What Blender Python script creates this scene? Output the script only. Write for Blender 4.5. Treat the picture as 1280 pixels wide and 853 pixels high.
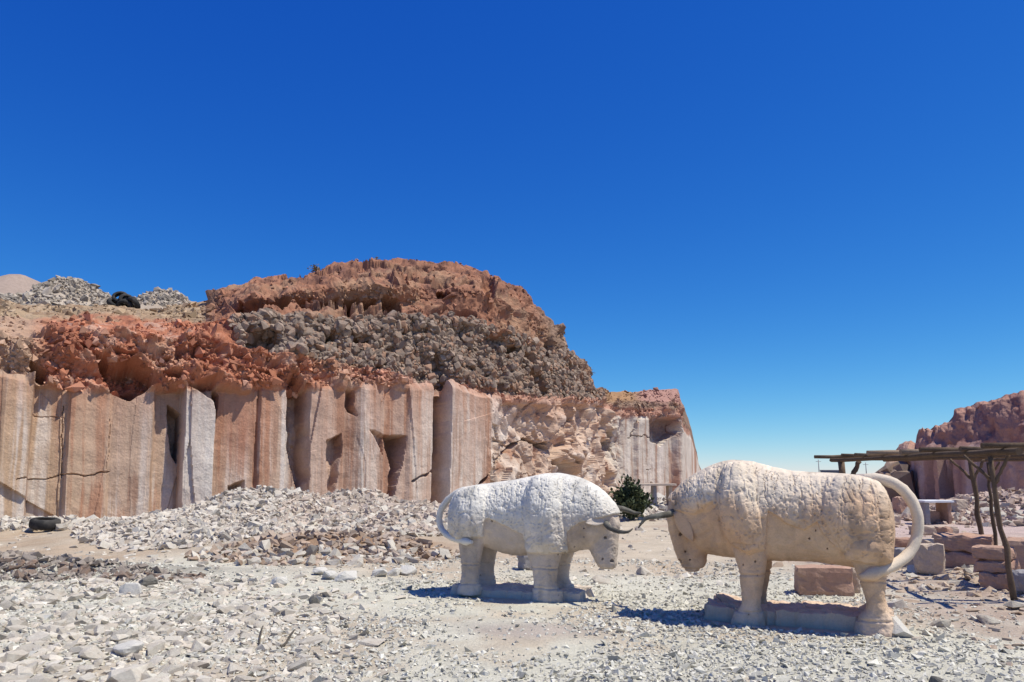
import bpy, bmesh, math, random
import numpy as np
from mathutils import Vector, Matrix

# ------------------------------------------------------------------ clear
for o in list(bpy.data.objects):
    bpy.data.objects.remove(o, do_unlink=True)
scene = bpy.context.scene
COL = scene.collection
random.seed(7)
RNG = np.random.default_rng(7)

# ------------------------------------------------------------------ camera
F = 967.0                       # focal length in photograph pixels (1280 wide)
CX, CY = 640.0, 426.5
PITCH = math.radians(9.7)
CAMH = 1.6
cam_data = bpy.data.cameras.new('camera')
cam = bpy.data.objects.new('camera', cam_data)
COL.objects.link(cam)
cam.location = (0, 0, CAMH)
cam.rotation_euler = (math.radians(90) + PITCH, 0, 0)
cam_data.sensor_width = 36.0
cam_data.lens = F / 1280.0 * 36.0
cam_data.clip_start = 0.05
cam_data.clip_end = 20000
scene.camera = cam

# ------------------------------------------------------------------ sky and sun
SUN_EL = math.radians(64)
SUN_H = (0.970, -0.24)           # horizontal direction towards the sun (x right, y away)
sun_vec = Vector((SUN_H[0] * math.cos(SUN_EL), SUN_H[1] * math.cos(SUN_EL), math.sin(SUN_EL))).normalized()
world = bpy.data.worlds.new('World')
scene.world = world
world.use_nodes = True
wn = world.node_tree.nodes
wl = world.node_tree.links
wn.clear()
w_out = wn.new('ShaderNodeOutputWorld')
w_bg = wn.new('ShaderNodeBackground')
w_sky = wn.new('ShaderNodeTexSky')
w_sky.sky_type = 'NISHITA'
w_sky.sun_disc = False
w_sky.sun_elevation = SUN_EL
w_sky.sun_rotation = math.atan2(SUN_H[0], SUN_H[1])
w_sky.altitude = 2400
w_sky.air_density = 1.0
w_sky.dust_density = 0.15
w_sky.ozone_density = 1.6
SKY_STRENGTH = 0.095
w_bg.inputs['Strength'].default_value = SKY_STRENGTH
# colour grade of the whole sky (the photograph is strongly saturated): one power curve per channel
w_sep = wn.new('ShaderNodeSeparateColor')
w_com = wn.new('ShaderNodeCombineColor')
wl.new(w_sky.outputs['Color'], w_sep.inputs['Color'])
for ch, gam, k in (('Red', 2.0, 1.04), ('Green', 1.27, 0.90), ('Blue', 0.6, 0.85)):
    m1 = wn.new('ShaderNodeMath'); m1.operation = 'MULTIPLY'; m1.inputs[1].default_value = SKY_STRENGTH
    m0 = wn.new('ShaderNodeMath'); m0.operation = 'MINIMUM'; m0.inputs[1].default_value = 1.0
    m2 = wn.new('ShaderNodeMath'); m2.operation = 'POWER'; m2.inputs[1].default_value = gam
    m3 = wn.new('ShaderNodeMath'); m3.operation = 'MULTIPLY'; m3.inputs[1].default_value = k / SKY_STRENGTH
    wl.new(w_sep.outputs[ch], m1.inputs[0]); wl.new(m1.outputs[0], m0.inputs[0]); wl.new(m0.outputs[0], m2.inputs[0])
    wl.new(m2.outputs[0], m3.inputs[0]); wl.new(m3.outputs[0], w_com.inputs[ch])
wl.new(w_com.outputs['Color'], w_bg.inputs['Color'])
wl.new(w_bg.outputs['Background'], w_out.inputs['Surface'])

sun_data = bpy.data.lights.new('sun', 'SUN')
sun_data.energy = 4.2
sun_data.angle = math.radians(0.53)
sun_data.color = (1.0, 0.955, 0.83)
sun = bpy.data.objects.new('sun', sun_data)
COL.objects.link(sun)
sun.rotation_euler = sun_vec.to_track_quat('Z', 'Y').to_euler()
sun.location = (20, 5, 40)

vs = scene.view_settings
vs.view_transform = 'Standard'
vs.look = 'None'
vs.exposure = 0.34
vs.gamma = 1.0
vs.use_curve_mapping = False
scene.render.engine = 'CYCLES'
scene.cycles.max_bounces = 6
scene.cycles.diffuse_bounces = 4

# ------------------------------------------------------------------ pixel helpers
CP, SP = math.cos(PITCH), math.sin(PITCH)

def ray(px, py):
    a = (np.asarray(px, float) - CX) / F
    b = (CY - np.asarray(py, float)) / F
    return a, CP - b * SP, SP + b * CP

def at(px, py, Y):
    """point on a photo ray at depth Y"""
    dx, dy, dz = ray(px, py)
    t = np.asarray(Y, float) / dy
    return np.stack(np.broadcast_arrays(dx * t, np.asarray(Y, float) + 0 * t, CAMH + dz * t), -1)

def on_ground(px, py, z=0.0):
    dx, dy, dz = ray(px, py)
    t = (z - CAMH) / dz
    return float(dx * t), float(dy * t)

def project(P):
    x, y, z = P[..., 0], P[..., 1], P[..., 2] - CAMH
    fwd = y * CP + z * SP
    up = -y * SP + z * CP
    return CX + F * x / fwd, CY - F * up / fwd

# ------------------------------------------------------------------ noise
def _hash(ix, iy, iz, seed):
    h = (ix.astype(np.int64) * 374761393 + iy.astype(np.int64) * 668265263 + iz.astype(np.int64) * 2147483647 + seed * 1274126177) & 0xFFFFFFFF
    h = ((h ^ (h >> 13)) * 1274126177) & 0xFFFFFFFF
    h = ((h ^ (h >> 16)) * 2246822519) & 0xFFFFFFFF
    h = h ^ (h >> 15)
    return (h & 0xFFFFFF) / float(0xFFFFFF)

def vnoise(x, y, z=None, seed=0):
    x = np.asarray(x, float); y = np.asarray(y, float)
    if z is None:
        z = np.zeros_like(x)
    ix, iy, iz = np.floor(x), np.floor(y), np.floor(z)
    fx, fy, fz = x - ix, y - iy, z - iz
    fx = fx * fx * (3 - 2 * fx); fy = fy * fy * (3 - 2 * fy); fz = fz * fz * (3 - 2 * fz)
    r = 0
    for a in (0, 1):
        for b in (0, 1):
            for c in (0, 1):
                w = (fx if a else 1 - fx) * (fy if b else 1 - fy) * (fz if c else 1 - fz)
                r = r + w * _hash(ix + a, iy + b, iz + c, seed)
    return r * 2 - 1

def fbm(x, y, z=None, octaves=4, seed=0, gain=0.5):
    r = 0; amp = 1.0; f = 1.0; tot = 0
    for k in range(octaves):
        r = r + amp * vnoise(x * f, y * f, None if z is None else z * f, seed + 17 * k)
        tot += amp; amp *= gain; f *= 2.03
    return r / tot

def worley(x, y, seed=0, jitter=0.9):
    ix, iy = np.floor(x), np.floor(y)
    f1 = np.full(np.shape(x), 9.0); f2 = f1.copy()
    bx = np.zeros_like(f1); by = bx.copy(); dxx = bx.copy(); dyy = bx.copy()
    z0 = np.zeros_like(ix)
    for a in (-1, 0, 1):
        for b in (-1, 0, 1):
            cx, cy = ix + a, iy + b
            jx = cx + 0.5 + jitter * (_hash(cx, cy, z0, seed) - 0.5)
            jy = cy + 0.5 + jitter * (_hash(cx, cy, z0, seed + 5) - 0.5)
            d = np.hypot(x - jx, y - jy)
            new = d < f1
            f2 = np.where(new, f1, np.minimum(f2, d))
            f1 = np.where(new, d, f1)
            bx = np.where(new, cx, bx); by = np.where(new, cy, by)
            dxx = np.where(new, x - jx, dxx); dyy = np.where(new, y - jy, dyy)
    return f1, f2, bx, by, dxx, dyy

def facets(x, y, seed=0, tilt=1.0):
    f1, f2, bx, by, dx, dy = worley(x, y, seed)
    z0 = np.zeros_like(bx)
    a = _hash(bx, by, z0, seed + 11) * 2 - 1
    b = _hash(bx, by, z0, seed + 12) * 2 - 1
    c = _hash(bx, by, z0, seed + 13) * 2 - 1
    return c * 0.5 + tilt * (a * dx + b * dy), f2 - f1

def tri(x, y, seed=0):
    """continuous planar facets: linear interpolation over a triangulated random lattice"""
    x, y = x + .35 * np.asarray(vnoise(x * .31, y * .31, None, seed + 90)), y + .35 * np.asarray(vnoise(x * .31 + 7, y * .31, None, seed + 91))
    ix, iy = np.floor(x), np.floor(y)
    fx, fy = x - ix, y - iy
    z0 = np.zeros_like(ix)
    a, b, c, d = (_hash(ix + i, iy + j, z0, seed) * 2 - 1 for i, j in ((0, 0), (1, 0), (0, 1), (1, 1)))
    flip = _hash(ix, iy, z0, seed + 3) > .5
    r1 = np.where(fx + fy < 1, a + (b - a) * fx + (c - a) * fy, d + (c - d) * (1 - fx) + (b - d) * (1 - fy))
    r2 = np.where(fx > fy, a + (b - a) * fx + (d - b) * fy, a + (c - a) * fy + (d - c) * fx)
    return np.where(flip, r1, r2)

def sstep(a, b, x):
    t = np.clip((x - a) / (b - a), 0, 1)
    return t * t * (3 - 2 * t)

def poly_sd(px, py, poly):
    """signed distance to a polygon, inside positive"""
    poly = np.asarray(poly, float)
    n = len(poly)
    d = np.full(np.shape(px), 1e9)
    inside = np.zeros(np.shape(px), bool)
    for i in range(n):
        x0, y0 = poly[i]; x1, y1 = poly[(i + 1) % n]
        ex, ey = x1 - x0, y1 - y0
        t = np.clip(((px - x0) * ex + (py - y0) * ey) / (ex * ex + ey * ey + 1e-9), 0, 1)
        d = np.minimum(d, np.hypot(px - x0 - t * ex, py - y0 - t * ey))
        cond = ((y0 > py) != (y1 > py))
        with np.errstate(divide='ignore', invalid='ignore'):
            xi = ex * (py - y0) / (ey if ey != 0 else 1e-9) + x0
        inside ^= cond & (px < xi)
    return np.where(inside, d, -d)

def line_d(px, py, pts):
    d = np.full(np.shape(px), 1e9)
    for (x0, y0), (x1, y1) in zip(pts[:-1], pts[1:]):
        ex, ey = x1 - x0, y1 - y0
        t = np.clip(((px - x0) * ex + (py - y0) * ey) / (ex * ex + ey * ey + 1e-9), 0, 1)
        d = np.minimum(d, np.hypot(px - x0 - t * ex, py - y0 - t * ey))
    return d

# ------------------------------------------------------------------ mesh helpers
def mesh_arrays(name, V, faces, smooth=False):
    """V (n,3), faces (m,k) with constant k"""
    me = bpy.data.meshes.new(name)
    V = np.ascontiguousarray(V, np.float32); faces = np.ascontiguousarray(faces, np.int32)
    m, k = faces.shape
    me.vertices.add(len(V)); me.vertices.foreach_set('co', V.ravel())
    me.loops.add(m * k); me.loops.foreach_set('vertex_index', faces.ravel())
    me.polygons.add(m)
    me.polygons.foreach_set('loop_start', np.arange(0, m * k, k, dtype=np.int32))
    me.update(calc_edges=True)
    me.polygons.foreach_set('use_smooth', np.full(m, smooth, bool))
    me.validate()
    me.update()
    return me

def set_col(me, C, name='Col'):
    C = np.asarray(C, np.float32)
    if C.ndim == 1:
        C = np.repeat(C[:, None], 3, 1)
    rgba = np.ones((len(C), 4), np.float32); rgba[:, :3] = C[:, :3]
    a = me.color_attributes.new(name, 'FLOAT_COLOR', 'POINT')
    a.data.foreach_set('color', rgba.ravel())

def link(name, me, mat=None, parent=None, loc=None, rot=None, scale=None):
    o = bpy.data.objects.new(name, me)
    COL.objects.link(o)
    if mat is not None and me is not None and len(me.materials) == 0:
        me.materials.append(mat)
    if parent is not None:
        o.parent = parent
    if loc is not None: o.location = loc
    if rot is not None: o.rotation_euler = rot
    if scale is not None: o.scale = scale
    return o

def empty(name, loc=(0, 0, 0), rotz=0.0):
    o = bpy.data.objects.new(name, None)
    COL.objects.link(o)
    o.empty_display_size = 0.2
    o.location = loc; o.rotation_euler = (0, 0, rotz)
    return o

def tag(o, label=None, cat=None, group=None, kind=None):
    if label: o['label'] = label
    if cat: o['category'] = cat
    if group: o['group'] = group
    if kind: o['kind'] = kind
    return o

def grid_faces(nr, nc):
    i = np.arange(nr - 1)[:, None] * nc + np.arange(nc - 1)[None, :]
    return np.stack([i, i + 1, i + nc + 1, i + nc], -1).reshape(-1, 4)

def tube_mesh(name, pts, radii, seg=10, rough=0.0, seed=0, smooth=True):
    pts = [Vector(p) for p in pts]
    n = len(pts)
    V = []; Fc = []
    rnd = random.Random(seed)
    prev = None
    for i, p in enumerate(pts):
        d = (pts[min(i + 1, n - 1)] - pts[max(i - 1, 0)]).normalized()
        if prev is None:
            ref = Vector((0, 0, 1)) if abs(d.z) < 0.9 else Vector((1, 0, 0))
            u = d.cross(ref).normalized()
        else:
            u = (prev - d * prev.dot(d)).normalized()
        prev = u
        v = d.cross(u)
        for k in range(seg):
            a = 2 * math.pi * k / seg
            r = radii[i] * (1 + rough * rnd.uniform(-1, 1))
            V.append(p + u * (math.cos(a) * r) + v * (math.sin(a) * r))
    for i in range(n - 1):
        for k in range(seg):
            a = i * seg + k; b = i * seg + (k + 1) % seg
            Fc.append((a, b, b + seg, a + seg))
    Fc.append(tuple(reversed(range(seg))))
    Fc.append(tuple((n - 1) * seg + k for k in range(seg)))
    me = bpy.data.meshes.new(name)
    me.from_pydata([tuple(v) for v in V], [], Fc)
    me.update()
    for p in me.polygons:
        p.use_smooth = smooth and len(p.vertices) == 4
    return me

def smooth_path(pts, n):
    """Catmull-Rom resample"""
    P = [Vector(p) for p in pts]
    P = [P[0] * 2 - P[1]] + P + [P[-1] * 2 - P[-2]]
    out = []
    m = len(P) - 3
    for i in range(n):
        t = i / (n - 1) * m
        k = min(int(t), m - 1); f = t - k
        a, b, c, d = P[k], P[k + 1], P[k + 2], P[k + 3]
        out.append(0.5 * ((2 * b) + (c - a) * f + (2 * a - 5 * b + 4 * c - d) * f * f + (3 * b - a - 3 * c + d) * f ** 3))
    return out

# ------------------------------------------------------------------ materials
def new_mat(name):
    m = bpy.data.materials.new(name)
    m.use_nodes = True
    nt = m.node_tree
    nt.nodes.clear()
    out = nt.nodes.new('ShaderNodeOutputMaterial')
    b = nt.nodes.new('ShaderNodeBsdfPrincipled')
    nt.links.new(b.outputs['BSDF'], out.inputs['Surface'])
    b.inputs['Roughness'].default_value = 0.95
    b.inputs['Specular IOR Level'].default_value = 0.12
    return m, nt, b

def rock_mat(name, base=None, attr=None, var=0.22, scale=3.0, fine=40.0, bump=0.4, bump_dist=0.02, obj_random=0.0, tint=None, tint_amt=0.4, tint_scale=0.8, coords='Object', lo=None):
    """stone: colour from an attribute or a value, broken up by noises at three scales, with bump"""
    m, nt, b = new_mat(name)
    N, L = nt.nodes, nt.links
    tc = N.new('ShaderNodeTexCoord')
    if coords == 'World':
        geo = N.new('ShaderNodeNewGeometry'); vec = geo.outputs['Position']
    else:
        vec = tc.outputs[coords]
    if attr:
        a = N.new('ShaderNodeVertexColor'); a.layer_name = attr; colr = a.outputs['Color']
    else:
        a = N.new('ShaderNodeRGB'); a.outputs[0].default_value = (*base, 1); colr = a.outputs[0]
    if tint is not None:
        n0 = N.new('ShaderNodeTexNoise'); n0.inputs['Scale'].default_value = tint_scale; n0.inputs['Detail'].default_value = 5
        L.new(vec, n0.inputs['Vector'])
        r0 = N.new('ShaderNodeMapRange'); r0.inputs['From Min'].default_value = 0.42; r0.inputs['From Max'].default_value = 0.68
        r0.inputs['To Max'].default_value = tint_amt
        L.new(n0.outputs['Fac'], r0.inputs['Value'])
        mx = N.new('ShaderNodeMixRGB'); mx.inputs['Color2'].default_value = (*tint, 1)
        L.new(r0.outputs['Result'], mx.inputs['Fac']); L.new(colr, mx.inputs['Color1'])
        colr = mx.outputs['Color']
    n1 = N.new('ShaderNodeTexNoise'); n1.inputs['Scale'].default_value = scale; n1.inputs['Detail'].default_value = 8; n1.inputs['Roughness'].default_value = 0.65
    L.new(vec, n1.inputs['Vector'])
    n2 = N.new('ShaderNodeTexNoise'); n2.inputs['Scale'].default_value = fine; n2.inputs['Detail'].default_value = 6; n2.inputs['Roughness'].default_value = 0.7
    L.new(vec, n2.inputs['Vector'])
    add = N.new('ShaderNodeMath'); add.operation = 'ADD'
    L.new(n1.outputs['Fac'], add.inputs[0]); L.new(n2.outputs['Fac'], add.inputs[1])
    mr = N.new('ShaderNodeMapRange')
    mr.inputs['From Min'].default_value = 0.65; mr.inputs['From Max'].default_value = 1.35
    mr.inputs['To Min'].default_value = 1 - var * 1.3; mr.inputs['To Max'].default_value = 1 + var
    L.new(add.outputs[0], mr.inputs['Value'])
    fac = mr.outputs['Result']
    if obj_random > 0:
        oi = N.new('ShaderNodeObjectInfo')
        rr = N.new('ShaderNodeMapRange'); rr.inputs['To Min'].default_value = 1 - obj_random; rr.inputs['To Max'].default_value = 1 + obj_random * 0.6
        L.new(oi.outputs['Random'], rr.inputs['Value'])
        mm = N.new('ShaderNodeMath'); mm.operation = 'MULTIPLY'
        L.new(fac, mm.inputs[0]); L.new(rr.outputs['Result'], mm.inputs[1]); fac = mm.outputs[0]
    mul = N.new('ShaderNodeVectorMath'); mul.operation = 'SCALE'
    L.new(colr, mul.inputs[0]); L.new(fac, mul.inputs['Scale'])
    L.new(mul.outputs['Vector'], b.inputs['Base Color'])
    bp = N.new('ShaderNodeBump'); bp.inputs['Strength'].default_value = bump; bp.inputs['Distance'].default_value = bump_dist
    L.new(add.outputs[0], bp.inputs['Height'])
    L.new(bp.outputs['Normal'], b.inputs['Normal'])
    return m

M = {}
M['ground'] = rock_mat('ground_soil', attr='Col', var=0.22, scale=1.7, fine=28, bump=0.8, bump_dist=0.035, coords='World')
M['cliff'] = rock_mat('quarry_rock', attr='Col', var=0.20, scale=1.6, fine=14, bump=0.6, bump_dist=0.05, coords='World')
M['stones'] = rock_mat('rubble_stone', attr='Col', var=0.16, scale=4, fine=40, bump=0.5, bump_dist=0.012, coords='World')
M['stone'] = rock_mat('loose_stone', base=(0.60, 0.545, 0.455), var=0.18, scale=3, fine=25, bump=0.6, bump_dist=0.02, obj_random=0.22, tint=(0.46, 0.38, 0.30), tint_amt=0.6, tint_scale=1.2)
M['cobble'] = rock_mat('cobble_stone', base=(0.28, 0.215, 0.17), var=0.2, scale=3, fine=25, bump=0.6, bump_dist=0.03, obj_random=0.3, tint=(0.36, 0.22, 0.15), tint_amt=0.6, tint_scale=1.0)
M['white_stone'] = rock_mat('white_stone', base=(0.62, 0.585, 0.52), var=0.12, scale=4, fine=30, bump=0.6, bump_dist=0.02)
M['dark_stone'] = rock_mat('dark_stone', base=(0.20, 0.185, 0.16), var=0.2, scale=4, fine=30, bump=0.6, bump_dist=0.02)
M['block'] = rock_mat('sawn_pink_block', base=(0.46, 0.30, 0.22), var=0.2, scale=3, fine=26, bump=0.7, bump_dist=0.02, tint=(0.36, 0.19, 0.14), tint_amt=0.5, tint_scale=2, obj_random=0.12)
M['block_pale'] = rock_mat('pale_block', base=(0.56, 0.45, 0.35), var=0.2, scale=3, fine=26, bump=0.8, bump_dist=0.025, tint=(0.45, 0.33, 0.25), tint_amt=0.5, tint_scale=2, obj_random=0.12)
M['block_grey'] = rock_mat('grey_block', base=(0.30, 0.28, 0.28), var=0.2, scale=3, fine=26, bump=0.6, bump_dist=0.02)
M['bull_white'] = rock_mat('white_carved_stone', attr='Col', var=0.12, scale=5, fine=60, bump=0.55, bump_dist=0.012)
M['bull_peach'] = rock_mat('peach_carved_stone', attr='Col', var=0.14, scale=5, fine=60, bump=0.55, bump_dist=0.012)
M['horn'] = rock_mat('grey_horn_stone', base=(0.10, 0.092, 0.078), var=0.3, scale=8, fine=50, bump=0.4, bump_dist=0.008, tint=(0.26, 0.25, 0.21), tint_amt=0.6, tint_scale=6)
M['rubber'] = rock_mat('black_rubber', base=(0.035, 0.034, 0.034), var=0.25, scale=8, fine=50, bump=0.3, bump_dist=0.005, tint=(0.10, 0.09, 0.08), tint_amt=0.6, tint_scale=4)
M['wood'] = rock_mat('weathered_pole', base=(0.15, 0.105, 0.072), var=0.35, scale=6, fine=45, bump=0.6, bump_dist=0.01, obj_random=0.25)
M['wood_pale'] = rock_mat('pale_pole', base=(0.30, 0.22, 0.155), var=0.3, scale=6, fine=45, bump=0.5, bump_dist=0.01, obj_random=0.15)
M['twig'] = rock_mat('dry_twig', base=(0.085, 0.072, 0.058), var=0.3, scale=9, fine=60, bump=0.4, bump_dist=0.004)
M['paint_white'] = rock_mat('white_slab', base=(0.66, 0.66, 0.67), var=0.08, scale=3, fine=30, bump=0.2, bump_dist=0.005)
M['far_wall'] = rock_mat('far_building_wall', base=(0.14, 0.15, 0.17), var=0.15, scale=0.5, fine=3, bump=0.1, bump_dist=0.01)

def leaf_mat(name, c1, c2):
    m, nt, b = new_mat(name)
    N, L = nt.nodes, nt.links
    geo = N.new('ShaderNodeNewGeometry')
    rp = N.new('ShaderNodeMixRGB'); rp.inputs['Color1'].default_value = (*c1, 1); rp.inputs['Color2'].default_value = (*c2, 1)
    L.new(geo.outputs['Random Per Island'], rp.inputs['Fac'])
    L.new(rp.outputs['Color'], b.inputs['Base Color'])
    b.inputs['Roughness'].default_value = 0.6
    return m
M['leaf'] = leaf_mat('green_leaf', (0.035, 0.05, 0.025), (0.10, 0.115, 0.06))
M['dry_leaf'] = leaf_mat('dry_leaf', (0.16, 0.12, 0.07), (0.30, 0.23, 0.13))

# ------------------------------------------------------------------ rock templates
def rock_template(seed, npts=11, boxy=0.5):
    r = random.Random(seed)
    bm = bmesh.new()
    for _ in range(npts):
        v = Vector((r.gauss(0, 1), r.gauss(0, 1), r.gauss(0, 1))).normalized()
        mx = max(abs(v.x), abs(v.y), abs(v.z))
        v = v * ((1 - boxy) + boxy / mx) * r.uniform(0.78, 1.05)
        bm.verts.new(v)
    res = bmesh.ops.convex_hull(bm, input=bm.verts)
    bmesh.ops.delete(bm, geom=[e for e in res['geom_interior'] if isinstance(e, bmesh.types.BMVert)], context='VERTS')
    bmesh.ops.triangulate(bm, faces=bm.faces)
    bmesh.ops.recalc_face_normals(bm, faces=bm.faces)
    bm.verts.ensure_lookup_table()
    for i, v in enumerate(bm.verts): v.index = i
    V = np.array([v.co[:] for v in bm.verts]); T = np.array([[v.index for v in f.verts] for f in bm.faces])
    bm.free()
    V -= (V.max(0) + V.min(0)) / 2
    V /= np.abs(V).max(0)
    return V, T
ANG = [rock_template(100 + i, 9 + i % 5, 0.55) for i in range(14)]
FLD = [rock_template(900 + i, 15 + i % 4, 0.5) for i in range(12)]
RND = [rock_template(300 + i, 18, 0.15) for i in range(8)]
PILE = [rock_template(700 + i, 8, .6) for i in range(10)]
TINY = [rock_template(500 + i, 6, 0.4) for i in range(8)]

def rot_mats(rx, ry, rz):
    cx, sx, cy, sy, cz, sz = np.cos(rx), np.sin(rx), np.cos(ry), np.sin(ry), np.cos(rz), np.sin(rz)
    R = np.empty((len(rx), 3, 3))
    R[:, 0, 0] = cz * cy; R[:, 0, 1] = cz * sy * sx - sz * cx; R[:, 0, 2] = cz * sy * cx + sz * sx
    R[:, 1, 0] = sz * cy; R[:, 1, 1] = sz * sy * sx + cz * cx; R[:, 1, 2] = sz * sy * cx - cz * sx
    R[:, 2, 0] = -sy; R[:, 2, 1] = cy * sx; R[:, 2, 2] = cy * cx
    return R

def stuff_mesh(name, P, S, E, Cc, templates):
    """many stones as one mesh: positions, half sizes (n,3), eulers (n,3), colours (n,3)"""
    n = len(P)
    which = RNG.integers(0, len(templates), n)
    R = rot_mats(E[:, 0], E[:, 1], E[:, 2])
    VV, FF, CC = [], [], []
    off = 0
    for k, (V, T) in enumerate(templates):
        idx = np.nonzero(which == k)[0]
        if len(idx) == 0: continue
        loc = V[None] * S[idx][:, None, :]
        w = np.einsum('nij,nvj->nvi', R[idx], loc) + P[idx][:, None, :]
        VV.append(w.reshape(-1, 3))
        FF.append((T[None] + (np.arange(len(idx)) * len(V))[:, None, None] + off).reshape(-1, 3))
        CC.append(np.repeat(Cc[idx], len(V), 0))
        off += len(idx) * len(V)
    me = mesh_arrays(name, np.concatenate(VV), np.concatenate(FF))
    set_col(me, np.concatenate(CC))
    return me

ROCK_ME = {}
def rock_me(kind, i, mat):
    key = (kind, i, mat)
    if key not in ROCK_ME:
        V, T = {'A': ANG, 'R': RND, 'F': FLD}[kind][i]
        me = mesh_arrays('stone', V, T)
        me.materials.append(M[mat])
        ROCK_ME[key] = me
    return ROCK_ME[key]

# ------------------------------------------------------------------ ground
def gauss(x, y, cx, cy, sx, sy, h, rot=0.0):
    c, s = math.cos(rot), math.sin(rot)
    u = (x - cx) * c + (y - cy) * s; v = -(x - cx) * s + (y - cy) * c
    return h * np.exp(-(u / sx) ** 2 - (v / sy) ** 2)

PILES = [  # cx, cy, sx, sy, height
    (-7.0, 22.6, 2.3, 3.6, 0.98), (-8.6, 19.6, 2.2, 2.6, 0.48), (-5.9, 17.6, 2.2, 1.8, 0.36),
    (-4.7, 23.8, 1.9, 3.6, 0.84), (-2.6, 21.5, 1.7, 3.2, 0.66), (-1.5, 19.0, 1.4, 2.6, 0.42)]

def pile_h(x, y):
    h = 0.0
    for cx, cy, sx, sy, hh in PILES:
        h = np.maximum(h, gauss(x, y, cx, cy, sx, sy, hh)) + 0.22 * np.minimum(h, gauss(x, y, cx, cy, sx, sy, hh))
    return h

def gh(x, y):
    x = np.asarray(x, float); y = np.asarray(y, float)
    r = np.hypot(x, y)
    z = pile_h(x, y) * (1 + 0.25 * fbm(x * 0.9, y * 0.9, octaves=3, seed=3))
    z = z + gauss(x, y, -3.3, 16.2, 1.7, 0.9, 0.34)                       # brown bank in front of the pile
    z = z + gauss(x, y, -8.2, 12.6, 3.2, 0.55, 0.30, 0.10) + gauss(x, y, -12.5, 12.2, 2.8, 0.6, 0.30, 0.0)   # dark earth ridge
    z = z + gauss(x, y, -13.5, 21.8, 4.2, 0.9, 0.30)                      # rubble along the wall foot
    z = z + gauss(x, y, 18.0, 28.5, 3.2, 3.0, 0.85) + gauss(x, y, 21.0, 22.0, 4.0, 4.0, 0.9)
    z = z + gauss(x, y, 6.0, 33.0, 2.6, 4.0, 0.55)                        # rubble by the bush
    z = z + gauss(x, y, -6.0, 7.6, 3.2, 2.2, 0.10)
    z = z + gauss(x, y, 8.2, 13.0, 2.0, 1.6, 0.12)
    near = 1 / (1 + (r / 40) ** 2)
    z = z + (0.055 * fbm(x * 0.55, y * 0.55, octaves=4, seed=1) + 0.022 * fbm(x * 3.2, y * 3.2, octaves=3, seed=2)) * near
    z = z + 2.0 * fbm(x * 0.01, y * 0.01, octaves=3, seed=9) * sstep(80, 400, r) - 1.0 * sstep(80, 400, r)
    # statues stand on levelled gravel
    for bx, by in ((0.02, 10.65), (3.36, 8.64)):
        z = z * (1 - 0.85 * np.exp(-((x - bx) ** 2 + (y - by) ** 2) / 1.3 ** 2))
    return z

def axis(lo, hi, step, far, n):
    core = np.arange(lo, hi, step)
    g = np.geomspace(step * 1.5, far, n)
    return np.concatenate([lo - g[::-1], core, hi + g])

xs = axis(-15, 13, 0.075, 2600, 55)
ys = axis(4.0, 27, 0.08, 2800, 55)
GX, GY = np.meshgrid(xs, ys)
GZ = gh(GX, GY)

def ground_col(x, y):
    white = np.array([0.57, 0.54, 0.44]); tan = np.array([0.44, 0.335, 0.235]); brown = np.array([0.30, 0.19, 0.12])
    pink = np.array([0.42, 0.315, 0.25]); dark = np.array([0.16, 0.135, 0.115])
    n = fbm(x * 0.45, y * 0.45, octaves=4, seed=21); n2 = fbm(x * 1.6, y * 1.6, octaves=4, seed=22)
    C = np.zeros(x.shape + (3,)) + white
    def mix(C, c, w):
        return C * (1 - w[..., None]) + c * w[..., None]
    # dusty patches in the gravel
    C = mix(C, tan * 1.05, 0.55 * sstep(0.05, 0.4, n + 0.4 * n2))
    patch = np.exp(-((x - 0.15) / 0.7) ** 2 - ((y - 8.35) / 0.35) ** 2)
    C = mix(C, np.array([0.42, 0.36, 0.31]), np.clip(patch * (1 + n2), 0, 0.8))
    # tan track on the left and ground beyond the statues
    track = sstep(12.6, 14.0, y + n) * (1 - sstep(-7.5, -5.5, x + n * 1.5))
    C = mix(C, tan, np.clip(track * (0.85 + 0.3 * n2), 0, 1))
    beyond = sstep(11.5, 14.5, y + 1.2 * n)
    C = mix(C, tan * 1.08, 0.6 * beyond * sstep(-6, -2, x))
    bank = np.exp(-((x + 3.3) / 2.1) ** 2 - ((y - 15.8) / 1.0) ** 2)
    C = mix(C, brown * 1.05, np.clip(1.3 * bank * (1 + n2), 0, 0.95))
    och = np.exp(-((x + 4.6) / 0.9) ** 2 - ((y - 17.6) / 0.8) ** 2)
    C = mix(C, np.array([0.42, 0.24, 0.09]), np.clip(1.2 * och * (1 + n2), 0, 0.9))
    wallfoot = np.exp(-((x + 9.8) / 1.5) ** 2 - ((y - 22.3) / 1.3) ** 2)
    C = mix(C, np.array([0.40, 0.25, 0.12]), np.clip(1.1 * wallfoot * (1 + n2), 0, 0.85))
    ridge = gauss(x, y, -8.2, 12.6, 3.0, 0.5, 1.0, 0.10) + gauss(x, y, -12.5, 12.2, 2.6, 0.5, 1.0)
    C = mix(C, dark, np.clip(1.2 * ridge * (0.8 + 1.2 * n2), 0, 0.85))
    right = sstep(3.9, 5.6, x + n * 1.3) * sstep(6.4, 8.2, y + n)
    C = mix(C, pink * 0.95, np.clip(right * (0.7 + 0.4 * n2), 0, 1))
    plat = sstep(18, 22, y) * sstep(6, 9, x)
    C = mix(C, np.array([0.52, 0.40, 0.36]), 0.8 * plat)
    C = mix(C, np.array([0.36, 0.30, 0.26]), sstep(60, 200, np.hypot(x, y)))
    return C

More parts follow.
